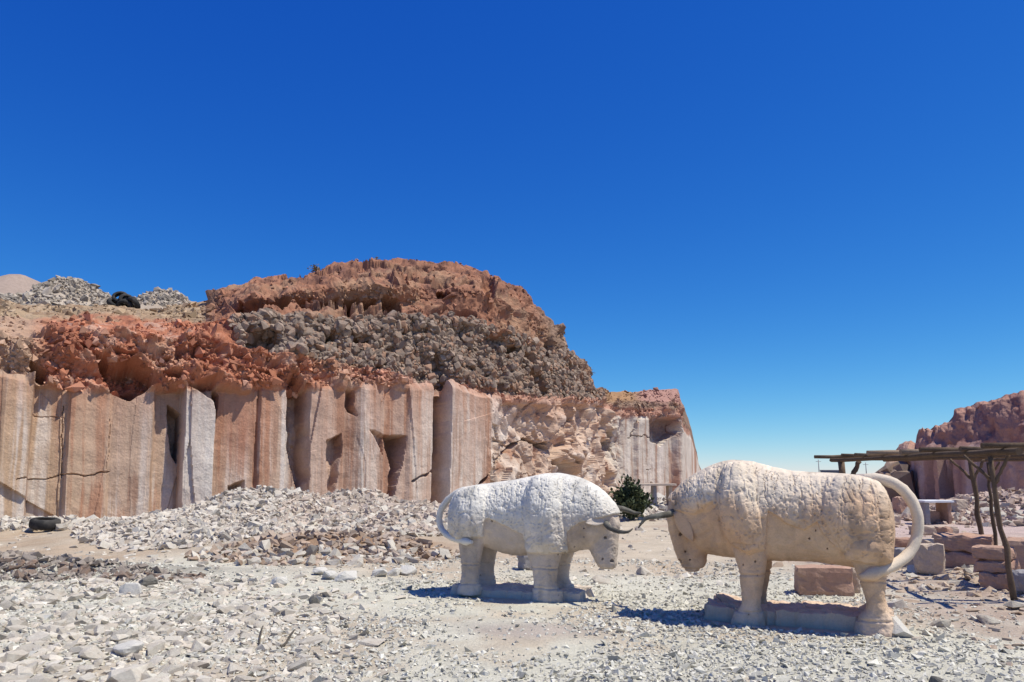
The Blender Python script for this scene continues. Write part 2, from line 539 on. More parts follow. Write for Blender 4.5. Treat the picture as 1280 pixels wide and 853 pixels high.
gme = mesh_arrays('ground', np.stack([GX, GY, GZ], -1).reshape(-1, 3), grid_faces(*GX.shape), smooth=True)
set_col(gme, ground_col(GX, GY).reshape(-1, 3))
ground = tag(link('ground', gme, M['ground']), 'pale gravel and tan dirt floor of the quarry', kind='structure')

# ------------------------------------------------------------------ cliffs
def build_cliff(name, tab, ncols, rows, feature_fn, colour_fn, px_lo, px_hi, wrap=None):
    """profile table in photo pixels + setbacks in metres -> displaced rock surface"""
    tpx = np.array(tab['px'], float)
    u = np.linspace(px_lo, px_hi, ncols)
    D0 = np.interp(u, tpx, tab['D0'])
    ker = np.ones(9) / 9
    def sm(a):
        p = np.pad(a, 4, mode='edge'); return np.convolve(p, ker, 'valid')
    knots = [np.stack(at(u, 0, D0).T * 0 + 0, -1)] if False else []
    # base: the foot of the wall, a little under the ground
    dx, dy, dz = ray(u, np.full_like(u, 591.8))
    base = np.stack([dx / dy * D0, D0, np.full_like(u, -0.6)], -1)
    knots.append(base)
    for k in range(len(tab['y'])):
        yy = np.interp(u, tpx, tab['y'][k]); ss = np.interp(u, tpx, tab['s'][k])
        if k < len(tab['y']) - 1: yy = sm(yy)
        knots.append(at(u, yy, D0 + sm(ss)))
    last = knots[-1]
    b1 = last + np.array([0.0, 9.0, -0.6]); b1[:, 0] += last[:, 0] / last[:, 1] * 9.0
    b2 = last + np.array([0.0, 24.0, 0.0]); b2[:, 0] += last[:, 0] / last[:, 1] * 24.0; b2[:, 2] = -0.6
    knots += [b1, b2]
    segs = []
    for k in range(len(knots) - 1):
        t = np.linspace(0, 1, rows[k], endpoint=(k == len(knots) - 2))[:, None, None]
        segs.append(knots[k][None] * (1 - t) + knots[k + 1][None] * t)
    P = np.concatenate(segs, 0)
    # soften creases of the profile a little
    Q = P.copy()
    for _ in range(3):
        Q[1:-1] = 0.5 * Q[1:-1] + 0.25 * (Q[:-2] + Q[2:])
    P = Q
    du = np.gradient(P, axis=1); dv = np.gradient(P, axis=0)
    nrm = np.cross(du, dv)
    nrm /= np.linalg.norm(nrm, axis=-1, keepdims=True) + 1e-9
    flip = (nrm[..., 1] > 0) & (nrm[..., 2] < 0.2)
    nrm = np.where(flip[..., None], -nrm, nrm)
    px, py = project(P)
    s = np.concatenate([[0], np.cumsum(np.hypot(np.diff(base[:, 0]), np.diff(base[:, 1])))])
    S = np.broadcast_to(s[None], px.shape)
    H = P[..., 2]
    front = np.zeros(px.shape, bool)
    front[:sum(rows[:-2]) + 2] = True
    disp = feature_fn(px, py, S, H, P, front)
    P2 = P + nrm * disp[..., None]
    C = colour_fn(px, py, S, H, P2, disp)
    me = mesh_arrays(name, P2.reshape(-1, 3), grid_faces(*px.shape), smooth=False)
    set_col(me, C.reshape(-1, 3))
    o = tag(link(name, me, M['cliff']), kind='structure')
    return o, P2, nrm, px, py, C

TAB = {
 'px': [-160, 0, 100, 200, 258, 300, 400, 500, 560, 620, 655, 690, 720, 750, 764, 800, 846, 853, 862, 868, 876],
 'D0': [20.3, 22.5, 23.7, 25, 25.7, 26.3, 28, 30, 31.5, 33.5, 35.2, 37.5, 41, 45, 49, 51, 53, 53.6, 57, 60, 65],
 'y': [
  [470, 475, 492, 490, 486, 489, 488, 488, 487, 500, 506, 505, 505, 506, 522, 522, 522, 540, 548, 565, 594],
  [430, 425, 415, 425, 422, 447, 456, 474, 484, 492, 497, 499, 500, 502, 510, 512, 512, 530, 540, 561, 593],
  [412, 402, 402, 406, 404, 395, 397, 394, 398, 418, 438, 460, 485, 498, 503, 503, 503, 520, 535, 558, 592.5],
  [400, 396, 395, 398, 395, 385, 381, 378, 377, 386, 408, 436, 470, 495, 497, 496, 496, 510, 531, 556, 592],
  [394, 391, 391, 394, 388, 376, 363, 361, 362, 372, 392, 424, 465, 492, 494, 493, 492, 508, 530, 555, 591.8],
  [388, 386, 387, 390, 379, 366, 340, 329, 334, 348, 370, 405, 457, 489, 490, 489, 488, 505, 528, 554, 591.5]],
 's': [
  [.4] * 21,
  [1.1, 1.1, 1.1, 1.0, .95, .95, .9, .9, .9, .9, .8, .8, .8, .8, .6, .6, .6, .5, .5, .5, .5],
  [5, 5, 5, 4.8, 3.2, 2.0, 1.9, 2.0, 2.0, 1.9, 2.2, 1.8, 1.5, 1.2, 1.0, 1.0, .9, .7, .7, .7, .7],
  [9, 9, 9, 9, 6, 3.7, 3.6, 3.6, 3.6, 3.2, 3.2, 2.6, 2.0, 1.6, 1.6, 1.6, 1.4, 1, 1, 1, 1],
  [11, 11, 11, 11, 7, 3.9, 3.8, 3.8, 3.8, 3.5, 3.7, 3.0, 2.4, 1.9, 2.2, 2.2, 2.0, 1.4, 1.4, 1.4, 1.4],
  [14, 14, 14, 14, 12, 12, 13, 13.5, 12, 8.5, 6.5, 4.8, 3.6, 2.8, 3.5, 3.5, 3, 2, 2, 2, 2]]}

PANELS = [(-400, .25), (-60, .0), (0, .55), (34, .45), (38, -.05), (81, .02), (84, .22), (133, .12), (137, -.02), (188, .1),
          (192, -.22), (224, -.32), (228, .42), (262, .5), (266, -.1), (318, .0), (322, .22), (355, .12), (358, -.1), (379, .0),
          (383, .34), (424, .22), (428, -.05), (448, .3), (474, .28), (478, .1), (503, .2), (507, .32), (536, .22), (540, -.35), (550, -.35),
          (554, .55), (604, .5), (610, .2), (640, 0), (760, 0), (764, .1), (790, .08), (793, .3), (808, .3), (811, -.25), (842, -.2), (848, .35), (900, .4)]
RECESS = [  # polygon in photo pixels, depth in metres
    ([(207, 505), (223, 515), (222, 575), (214, 566), (208, 540)], .8),
    ([(356, 482), (366, 470), (379, 495), (379, 600), (372, 614), (365, 600), (359, 560)], .75),
    ([(427, 486), (436, 488), (441, 520), (432, 512)], .5),
    ([(455, 536), (475, 548), (472, 572)], .35),
    ([(474, 546), (502, 548), (498, 580), (489, 624), (480, 634), (484, 590)], 1.2),
    ([(539, 490), (553, 486), (551, 540), (549, 600), (546, 640), (535, 640), (538, 590), (546, 540)], .6),
    ([(402, 552), (420, 540), (421, 565), (409, 622), (402, 614)], .45),
    ([(228, 484), (262, 480), (269, 496), (266, 530), (258, 505), (240, 490)], .7),
    ([(285, 605), (303, 598), (305, 630), (290, 640)], .6),
    ([(112, 446), (135, 458), (160, 452), (188, 468), (193, 484), (160, 500), (135, 494), (120, 470)], 1.3),
    ([(38, 450), (58, 464), (56, 484), (40, 482)], 1.5),
    ([(196, 462), (225, 472), (222, 482), (200, 478)], .8),
    ([(300, 412), (345, 415), (350, 438), (330, 450), (305, 444)], 1.2),
    ([(262, 388), (300, 378), (340, 373), (388, 375), (388, 385), (330, 388), (265, 393)], 1.8),
    ([(400, 378), (420, 374), (424, 386), (402, 387)], 1.7),
    ([(430, 372), (448, 372), (452, 385), (430, 387)], 1.8),
    ([(452, 378), (470, 375), (471, 387), (452, 388)], 1.8),
    ([(476, 374), (500, 378), (500, 389), (478, 388)], 1.7),
    ([(446, 348), (480, 346), (512, 350), (510, 357), (470, 356), (446, 353)], .6),
    ([(545, 366), (560, 364), (562, 376), (546, 378)], 1.4),
    ([(600, 347), (616, 350), (622, 372), (612, 375), (601, 362)], .8),
    ([(620, 368), (642, 380), (642, 396), (630, 386)], .9),
    ([(682, 424), (690, 430), (690, 446), (681, 444)], 1.4),
    ([(632, 432), (645, 434), (645, 442), (633, 441)], 1.1),
    ([(650, 440), (658, 440), (664, 458), (655, 450)], 1.1),
    ([(660, 462), (675, 470), (688, 492), (676, 496), (664, 480)], 1.6),
    ([(405, 418), (420, 416), (424, 428), (406, 430)], .9),
    ([(440, 420), (462, 420), (462, 430), (442, 432)], .9),
    ([(540, 440), (552, 446), (560, 486), (540, 484), (536, 462)], .55),
    ([(485, 430), (500, 434), (496, 444), (485, 440)], .8),
    ([(690, 545), (702, 530), (712, 520), (714, 545), (700, 568), (692, 575)], .8),
    ([(704, 575), (716, 578), (728, 606), (716, 612)], .9),
    ([(752, 555), (764, 540), (768, 545), (760, 575), (752, 572)], 1.2),
    ([(752, 590), (758, 590), (768, 615), (758, 615)], .8),
    ([(810, 526), (846, 522), (849, 540), (828, 556), (812, 545)], .9),
]
CRACKS = [([(330, 363), (380, 353), (430, 347), (480, 349), (540, 356), (590, 362)], 4.0, .9), ([(400, 345), (450, 338), (520, 340), (570, 346)], 3.2, .7),
          ([(290, 392), (340, 388), (400, 390), (470, 391), (540, 390), (590, 394)], 4.0, 1.0), ([(60, 436), (110, 440), (150, 446), (210, 452), (260, 456)], 2.5, .5), ([(300, 470), (350, 474), (420, 478), (500, 481)], 2.2, .4),
          ([(18, 602), (60, 600), (76, 596)], 1.3, .14), ([(76, 596), (105, 600), (136, 590)], 1.6, .16), ([(77, 510), (77, 600)], 1.0, .1),
          ([(510, 606), (526, 595), (543, 584)], 2.6, .35), ([(40, 520), (80, 526)], 1.0, .08), ([(135, 525), (133, 590)], .8, .08),
          ([(590, 612), (608, 590), (630, 568), (652, 553), (672, 551), (690, 564), (712, 590), (722, 606)], 3.5, .8),
          ([(670, 551), (700, 560), (720, 580)], 2.5, .5), ([(612, 545), (640, 562)], 2.5, .3),
          ([(700, 505), (716, 525), (722, 560)], 2.5, .5), ([(788, 500), (795, 520), (788, 545)], 1.5, .3),
          ([(784, 545), (818, 544)], 1.0, .3), ([(802, 586), (816, 585)], 1.0, .3), ([(800, 606), (818, 606)], 1.2, .35)]

def feat_main(px, py, S, H, P, front):
    n1 = fbm(P[..., 0] * .5, P[..., 1] * .5, P[..., 2] * .5, 4, 31)
    n2 = fbm(P[..., 0] * 1.7, P[..., 1] * 1.7, P[..., 2] * 1.7, 4, 32)
    n3 = fbm(P[..., 0] * 5.5, P[..., 1] * 5.5, P[..., 2] * 5.5, 3, 33)
    wx = px + 3.6 * vnoise(H * .7, S * .15, None, 41) + 1.8 * vnoise(H * 2.7, S * .6, None, 42) + 1.2 * n3
    wy = py + 3.2 * vnoise(S * .8, H * .3, None, 43) + 2.2 * vnoise(S * 3, H, None, 44) + 1.2 * n3
    ysil = np.interp(px, TAB['px'], TAB['y'][0]) + 5 * n2 + 3 * n1
    yred = np.interp(px, TAB['px'], TAB['y'][1]) + 5 * n2
    ycob = np.interp(px, TAB['px'], TAB['y'][2]) + 4 * n2
    wsil = sstep(-3, 3, py - ysil)
    wred = (1 - wsil) * sstep(-3, 3, py - yred)
    wcob = (1 - sstep(-3, 3, py - yred)) * sstep(-3, 3, py - ycob) * sstep(280, 300, px)
    wcob = np.maximum(wcob, sstep(640, 690, px) * sstep(760, 748, px) * (1 - wsil) * sstep(-2, 2, py - np.interp(px, TAB['px'], TAB['y'][5]) - 8))
    wcap = np.clip(1 - wsil - wred - wcob, 0, 1)
    xx = px + .25 * (wx - px) + (py - 560) * np.interp(px, [0, 60, 140, 400, 560, 800], [.09, .07, .05, .03, .02, .0])
    pan = np.interp(xx, [p[0] for p in PANELS], [p[1] for p in PANELS])
    flute = .022 * vnoise(S * 3.1, H * .12, None, 51) + .012 * vnoise(S * 8.5, H * .25, None, 52)
    fz = sstep(596, 622, px) * sstep(785, 762, px) * sstep(484, 500, py)
    fac1 = tri(S * .55 + .3 * H, H * .5 - .25 * S, 61)
    fac2 = tri(S * 1.5 - .5 * H, H * 1.4 + .4 * S, 62)
    fac5 = tri(S * 3.4 + .8 * H, H * 3.1, 68)
    fac3 = tri(S * .55, H * .22, 66)
    fac4 = tri(S * 1.3, H * .5, 67)
    slab, _ = facets(S * .5 + .04 * n1, H * .10 + .03 * S, 69, .6)
    slab2, _ = facets(S * 2.2, H * .16 + .05 * S, 70, .6)
    d_sil = pan + .25 * flute + .02 * n2 + .012 * n3 + .05 * fac3 + .02 * fac4 + .012 * fac5 + (1 - fz) * (px < 760) * (.20 * slab + .02 * slab2) + fz * (.55 * fac1 + .25 * fac2 + .10 * fac5 + .30 * facets(S * .9 + .3 * H, H * .8 - .3 * S, 58, .9)[0] + .10 * facets(S * 2.6, H * 2.4 + S, 59, .9)[0])
    blk = sstep(764, 770, px) * sstep(540, 515, py)
    d_sil = d_sil + blk * (.10 * fac2 + .05 * n2)
    strata = (H * 1.15 + .5 * n1 + .15 * S * .1) % 1.0
    fr, er = facets(S * 1.1 + .5 * n2, H * 1.9, 63, 1.0)
    ra = np.interp(px, [500, 560, 760, 800], [1, .35, .35, .35])
    d_red = ra * (.20 + .28 * n1 + .24 * n2 + .16 * n3 + .30 * strata + .26 * fac2 + .22 * fac5 + .10 * tri(S * 7, H * 7, 60))
    f1, f2, bx, by, dx, dy = worley(S * 2.3 + .2 * n2, H * 2.3, 64)
    d_cob = .05 + .62 * n1 + .48 * n2 + .22 * np.sqrt(np.clip(1 - (f1 / .65) ** 2, 0, 1)) + .05 * n3
    gul = np.abs(vnoise(S * .9 + .25 * H, H * .10, None, 65))
    d_cob = d_cob - .55 * sstep(.25, 0, gul) * sstep(560, 620, px) * (py < 500)
    st2 = (H * .62 + .45 * n1 + .2 * n2) % 1.0
    d_cap = .10 + .40 * n1 + .20 * n2 + .05 * n3 + np.where(px > 262, .60 * st2 ** 1.5 - .22, .08 * st2) + .10 * fac2 + .05 * fac5
    d_cap = d_cap * np.where(px < 262, sstep(262, 240, px) * .55 + .35, 1)
    d_cap = d_cap * np.interp(px, [740, 762], [1, .35]); d_cob = d_cob * np.interp(px, [600, 680], [1, .7])
    d = wsil * d_sil + wred * d_red + wcob * d_cob + wcap * d_cap
    box = (py > 320) & (py < 660) & front
    rec = np.zeros(px.shape)
    for poly, dep in RECESS:
        a = np.array(poly, float)
        m = box & (px > a[:, 0].min() - 12) & (px < a[:, 0].max() + 12) & (py > a[:, 1].min() - 12) & (py < a[:, 1].max() + 12)
        if not m.any(): continue
        sd = poly_sd(wx[m], wy[m], poly)
        rec[m] = np.maximum(rec[m], dep * sstep(-1.0, 3.0, sd))
    for pts, w, dep in CRACKS:
        a = np.array(pts, float)
        m = box & (px > a[:, 0].min() - 12) & (px < a[:, 0].max() + 12) & (py > a[:, 1].min() - 12) & (py < a[:, 1].max() + 12)
        if not m.any(): continue
        dd = line_d(wx[m], wy[m], pts)
        rec[m] = np.maximum(rec[m], dep * .7 * sstep(w * .75, w * .2, dd))
    d = d - rec * (1 + .45 * n2)
    # keep the silhouette and the back calm
    d = d * np.interp(px, [846, 856], [1, .25])
    d = np.where(front, d, (.5 * n1 + .25 * n2) * np.interp(px, [740, 762], [1, .3]))
    return d

def col_main(px, py, S, H, P, disp):
    PXc, PYc, PZc = P[..., 0], P[..., 1], P[..., 2]
    n1 = fbm(PXc * .35, PYc * .35, PZc * .35, 4, 71); n2 = fbm(PXc * 1.6, PYc * 1.6, PZc * 1.6, 4, 72); n3 = fbm(PXc * 5, PYc * 5, PZc * 5, 3, 73)
    st = fbm(S * 2.6 + .3 * n1, H * .10, None, 4, 74, .6); st2 = fbm(S * 7.5 + .2 * n2, H * .13, None, 4, 75, .65)
    fzc = sstep(600, 625, px) * sstep(785, 762, px)
    st = st * (1 - .8 * fzc) + .5 * fzc * n2; st2 = st2 * (1 - .8 * fzc) + .4 * fzc * n3
    ysil = np.interp(px, TAB['px'], TAB['y'][0]) + 6 * n2 + 3 * n1
    yred = np.interp(px, TAB['px'], TAB['y'][1]) + 7 * n2
    ycob = np.interp(px, TAB['px'], TAB['y'][2]) + 4 * n2
    def c(*a): return np.array(a)
    def mix(C, k, w): return C * (1 - w[..., None]) + k * w[..., None]
    C = np.zeros(px.shape + (3,)) + c(.47, .335, .245)
    # broad hue shifts of the sawn wall along its length
    tanw = sstep(150, 40, px); pinkw = sstep(300, 420, px) * sstep(640, 580, px)
    C = mix(C, c(.46, .315, .20), tanw * .8)
    C = mix(C, c(.51, .365, .29), pinkw * .8)
    C = mix(C, c(.56, .45, .36), sstep(590, 620, px) * sstep(680, 640, px) * .8)
    C = mix(C, c(.56, .42, .32), sstep(660, 690, px) * sstep(765, 740, px) * .8)
    C = mix(C, c(.56, .49, .41), sstep(758, 768, px))
    patch = sstep(-.35, .3, fbm(S * .4, H * .5, None, 3, 79)); st = st * (.75 + .75 * patch); st2 = st2 * (.55 + 1.05 * sstep(-.2, .35, fbm(S * .5 + 9, H * .4, None, 3, 76)))
    C = mix(C, c(.68, .60, .52), np.clip(sstep(.05, .45, st) * .8, 0, 1))
    C = mix(C, c(.36, .185, .115), np.clip(sstep(.08, .4, -st + .2 * n1) * .85, 0, 1))
    C = mix(C, c(.68, .61, .53), np.clip(sstep(.12, .5, st2) * .65, 0, 1))
    C = mix(C, c(.33, .19, .13), np.clip(sstep(.12, .4, -st2) * .7, 0, 1))
    # the white pillar, the red pillar, stained tops
    x2 = px + (py - 560) * .03
    C = mix(C, c(.70, .65, .58), sstep(225, 231, x2) * sstep(266, 261, x2) * sstep(490, 500, py) * (.65 + .3 * st2))
    C = mix(C, c(.68, .62, .56), sstep(348, 351, x2) * sstep(364, 360, x2) * .7)
    C = mix(C, c(.68, .62, .55), sstep(600, 612, px) * sstep(665, 640, px) * sstep(565, 540, py) * np.clip(.5 + n2, 0, 1))
    redp = sstep(264, 270, x2) * sstep(348, 330, x2) * sstep(640, 520, py)
    C = mix(C, c(.40, .185, .115), np.clip(redp * (.65 + .6 * st), 0, .9))
    drip = np.exp(-np.clip(py - ysil, 0, 400) / (20 + 60 * np.clip(st2 + .4, 0, 1.5)))
    C = mix(C, c(.43, .215, .135), np.clip(drip * (.5 + .6 * st2) * sstep(760, 700, px), 0, .85))
    # darker brown area on the far block under its cap
    blk = sstep(808, 812, px) * sstep(850, 846, px) * sstep(556, 540, py + 8 * st2)
    C = mix(C, c(.28, .185, .155), blk * .85)
    # orange weathered band
    wred = 1 - sstep(-2, 2, py - ysil)
    redc = mix(mix(np.zeros(C.shape) + c(.41, .165, .095), c(.53, .34, .25), np.clip(sstep(.0, .5, n2 + .4 * n3), 0, 1) * .75), c(.27, .11, .07), sstep(.1, .5, -n2) * .8)
    redc = mix(redc, c(.46, .34, .24), sstep(.25, .6, n1) * .35)
    redc = mix(redc, c(.50, .35, .27), sstep(400, 520, px) * .45)
    redc = mix(redc, c(.42, .30, .21), sstep(70, 30, px) * .8)
    C = C * (1 - wred[..., None]) + redc * wred[..., None]
    # cobble layer
    wcob = (1 - sstep(-2, 2, py - yred)) * sstep(284, 300, px)
    cob = mix(np.zeros(C.shape) + c(.235, .17, .13), c(.14, .10, .08), sstep(.0, .5, -n2))
    cob = mix(cob, c(.36, .22, .14), np.clip(sstep(.05, .5, n1) * .8 + sstep(600, 660, px) * .35, 0, .8))
    C = C * (1 - wcob[..., None]) + cob * wcob[..., None]
    # brown cap
    wcap = (1 - sstep(-2, 2, py - ycob)) * sstep(700, 640, px - (400 - py) * .2)
    cap = mix(np.zeros(C.shape) + c(.33, .158, .098), c(.20, .10, .072), sstep(-.05, .45, -n2 + .3 * n3))
    cap = mix(cap, c(.37, .235, .15), sstep(.1, .55, n1 + .3 * n3) * .7)
    soil = mix(np.zeros(C.shape) + c(.37, .265, .17), c(.27, .175, .11), sstep(.0, .4, n2))
    soil = mix(soil, c(.46, .35, .25), sstep(.1, .4, n3) * .5)
    cap = mix(cap, soil, sstep(275, 245, px))
    C = C * (1 - wcap[..., None]) + cap * wcap[..., None]
    # brown soil cap of the far block
    wb = sstep(752, 758, px) * sstep(812, 780, px) * sstep(508, 500, py)
    C = mix(C, c(.36, .21, .11), wb * .9)
    wb2 = sstep(790, 806, px) * sstep(512, 500, py + 5 * n2)
    C = mix(C, c(.44, .24, .20), wb2 * .7)
    return np.clip(C, .03, .85)

cliff, CPp, CN, Cpx, Cpy, CH = build_cliff('cliff', TAB, 960, [180, 60, 90, 50, 76, 80, 12, 10], feat_main, col_main, -150, 876)
cliff['label'] = 'tall quarried cliff of streaked pink stone under a brown rocky hill'

# the shaded cliff at the right edge
TAB2 = {
 'px': [1118, 1126, 1147, 1150, 1184, 1192, 1200, 1215, 1240, 1280, 1460],
 'D0': [62, 46, 44, 43.5, 40, 39.6, 39, 38, 36.5, 34.5, 30],
 'y': [
  [596, 575, 572, 566, 560, 558, 556, 554, 552, 550, 548],
  [595, 566, 563, 545, 540, 534, 530, 526, 522, 520, 518],
  [594, 560, 555, 536, 532, 520, 513, 506, 501, 498, 496],
  [593, 558, 552, 532, 528, 516, 508, 501, 496, 492, 488]],
 's': [[.4] * 11, [.9] * 11, [1.6] * 11, [3.0] * 11]}

def feat_right(px, py, S, H, P, front):
    n1 = fbm(S * .35, H * .4, None, 4, 81); n2 = fbm(S * 1.4, H * 1.4, None, 4, 82); n3 = fbm(S * 5, H * 5, None, 3, 83)
    f = tri(S * .6, H * .45, 84)
    pan = np.interp(px, [1118, 1140, 1142, 1160, 1163, 1178, 1181, 1196, 1198, 1230, 1233, 1262, 1265, 1300], [.3, .3, -.2, -.1, .3, .35, -.5, -.4, .5, .3, -.2, -.1, .3, .2])
    w = sstep(548, 566, py)
    d = w * (pan + .15 * f + .08 * n2 + .03 * n3) + (1 - w) * (.20 * n1 + .14 * n2 + .35 * f + .12 * tri(S * 2.1, H * 1.9, 85) + .04 * n3)
    return np.where(front, d, .3 * n1)

def col_right(px, py, S, H, P, disp):
    n1 = fbm(S * .35, H * .35, None, 4, 91); n2 = fbm(S * 1.6, H * 1.6, None, 4, 92); st = fbm(S * 1.7, H * .1, None, 4, 93)
    def mix(C, k, w): return C * (1 - w[..., None]) + np.array(k) * w[..., None]
    C = np.zeros(px.shape + (3,)) + np.array((.40, .26, .205))
    C = mix(C, (.55, .46, .42), sstep(.1, .5, st) * .6)
    C = mix(C, (.24, .14, .13), sstep(.1, .5, -st) * .6)
    up = sstep(566, 550, py + 5 * n2)
    C = mix(C, (.38, .21, .155), up * .85)
    C = mix(C, (.26, .13, .11), up * sstep(.0, .4, n2) * .8)
    C = mix(C, (.62, .50, .46), up * sstep(.30, .42, n2 * .7 + n1 * .5) * .6)
    return C

cliff2, _, _, _, _, _ = build_cliff('cliff', TAB2, 260, [90, 50, 40, 30, 8, 8], feat_right, col_right, 1118, 1450)
cliff2['label'] = 'shadowed purple brown cliff beyond the pole shelter at the right'

# cobbles in the dark layer of the big cliff
ycobT = np.interp(Cpx, TAB['px'], TAB['y'][2]); yredT = np.interp(Cpx, TAB['px'], TAB['y'][1]); ytopT = np.interp(Cpx, TAB['px'], TAB['y'][5])
zone = (Cpy < yredT - 1) & (((Cpy > ycobT + 2) & (Cpx > 292) & (Cpx < 625)) | ((Cpx >= 560) & (Cpx < 752) & (Cpy > ytopT + 10) & (Cpy > np.interp(Cpx, [560, 600, 640, 680, 700, 720, 752], [393, 402, 420, 440, 440, 445, 475]))))
zone[sum([180, 60, 90, 50, 76, 80]):] = False
prob = zone * (0.35 + 0.65 * sstep(-.15, .25, fbm(Cpx * .03, Cpy * .03, None, 3, 77)))
idx = np.nonzero(prob.ravel() > 0)[0]
pick = RNG.choice(idx, size=7600, replace=False, p=prob.ravel()[idx] / prob.ravel()[idx].sum())
CPf = CPp.reshape(-1, 3); CNf = CN.reshape(-1, 3)
size = np.clip(RNG.lognormal(math.log(.076), .52, len(pick)), .03, .21)
order = np.argsort(-size)
pick = pick[order]; size = size[order]
pos = CPf[pick] + CNf[pick] * (size * .05)[:, None]
S3 = size[:, None] * RNG.uniform(.65, 1.25, (len(size), 3))
E3 = RNG.uniform(0, 6.28, (len(size), 3))
shade = RNG.uniform(.72, 1.3, len(size))[:, None]
baseC = np.array([.27, .205, .16]) * shade
redm = RNG.random(len(size)) < .3
baseC[redm] = np.array([.31, .19, .13]) * shade[redm]
for k in range(280):
    o = link('cobble', rock_me('R', k % len(RND), 'cobble'), None, cliff, pos[k], E3[k], S3[k])
me = stuff_mesh('cobble_mass', pos[280:], S3[280:], E3[280:], baseC[280:], RND)
tag(link('cobble_mass', me, M['stones'], cliff), kind='stuff')

# crumbled debris lying on the weathered band, the soil slope and the brown cap
ysT = np.interp(Cpx, TAB['px'], TAB['y'][0])
dz_ = (Cpy < ysT - 1) & (Cpx < 850) & (Cpy > ytopT + 1)
dz_[sum([180, 60, 90, 50, 76, 80]):] = False
pr = dz_ * np.where(Cpy > yredT, 1.0, np.where(Cpx < 285, .38, .30)) * np.clip(.35 + fbm(Cpx * .04, Cpy * .08, None, 3, 78), .05, 1)
idx = np.nonzero(pr.ravel() > 0)[0]
pick = RNG.choice(idx, size=9500, replace=False, p=pr.ravel()[idx] / pr.ravel()[idx].sum())
size = np.clip(RNG.lognormal(math.log(.042), .55, len(pick)), .018, .20)
pos = CPf[pick] + CNf[pick] * (size * .2)[:, None]
cc = CH.reshape(-1, 3)[pick] * RNG.uniform(.7, 1.35, len(pick))[:, None]
me = stuff_mesh('debris', pos, size[:, None] * RNG.uniform(.6, 1.4, (len(pick), 3)), RNG.uniform(0, 6.28, (len(pick), 3)), cc, PILE)
tag(link('debris', me, M['stones'], cliff), kind='stuff')

# ------------------------------------------------------------------ hill far left and spoil heaps on the plateau
def heap(name, cx, cy, z0, sx, sy, h, col1, col2, seed, mat='cliff', nx=90, rough=.35):
    u = np.linspace(-2.2, 2.2, nx); X, Y = np.meshgrid(u, u)
    n = fbm(X * 1.3, Y * 1.3, None, 4, seed)
    R2 = X ** 2 + Y ** 2
    Z = (np.exp(-R2) * 1.25 - .25) * h * (1 + rough * n * sstep(0, .5, R2)) + .06 * h * fbm(X * 6, Y * 6, None, 3, seed + 2) - .5 * h * np.clip(np.sqrt(R2) - 1.0, 0, 9)
    P = np.stack([cx + X * sx, cy + Y * sy, z0 + Z], -1)
    me = mesh_arrays(name, P.reshape(-1, 3), grid_faces(nx, nx), smooth=True)
    w = np.clip(.5 + n + .4 * fbm(X * 7, Y * 7, None, 3, seed + 4), 0, 1)[..., None]
    set_col(me, (np.array(col1) * (1 - w) + np.array(col2) * w).reshape(-1, 3))
    return me, P.reshape(-1, 3)

far = at(18, 346, 140.0)
me, _ = heap('hill', float(far[0]), 140, float(far[2]) - 26, 20, 30, 26, (.36, .275, .225), (.31, .24, .20), 201, rough=.3)
tag(link('hill', me, M['cliff']), 'smooth pinkish hill far behind the plateau at the left', kind='structure')

def spoil(pxc, pyt, D, sx, sy, h, label, n, seed):
    top = at(pxc, pyt, D)
    z0 = float(top[2]) - h
    root = empty('spoil_heap', (float(top[0]), D, z0))
    me, P = heap('mound', 0, 0, 0, sx, sy, h, (.45, .38, .31), (.33, .26, .20), seed, nx=60)
    link('mound', me, M['cliff'], root)
    m = (P[:, 1] < .6 * sy) & (P[:, 2] > .12 * h)
    ii = RNG.choice(np.nonzero(m)[0], n)
    p = P[ii] + RNG.normal(0, .05, (n, 3))
    s = np.clip(RNG.lognormal(math.log(.062), .5, n), .03, .25)
    cc = np.array([.42, .36, .295]) * RNG.uniform(.55, 1.2, n)[:, None]
    me = stuff_mesh('rubble', p, s[:, None] * RNG.uniform(.5, 1.3, (n, 3)), RNG.uniform(0, 6.28, (n, 3)), cc, ANG)
    tag(link('rubble', me, M['stones'], root), kind='stuff')
    tag(root, label, 'rubble heap', 'spoil heaps on the plateau')
    return root
spoil(92, 351, 40, 2.6, 3, 2.3, 'tallest grey rubble heap on the plateau above the cliff at left', 3000, 211)
spoil(212, 367, 41, 2.1, 3, 1.5, 'lower grey rubble heap on the plateau right of the old tyres', 1800, 221)
spoil(20, 372, 38, 2.6, 3, 1.6, 'pinkish rubble heap on the plateau at the left edge', 1800, 231)

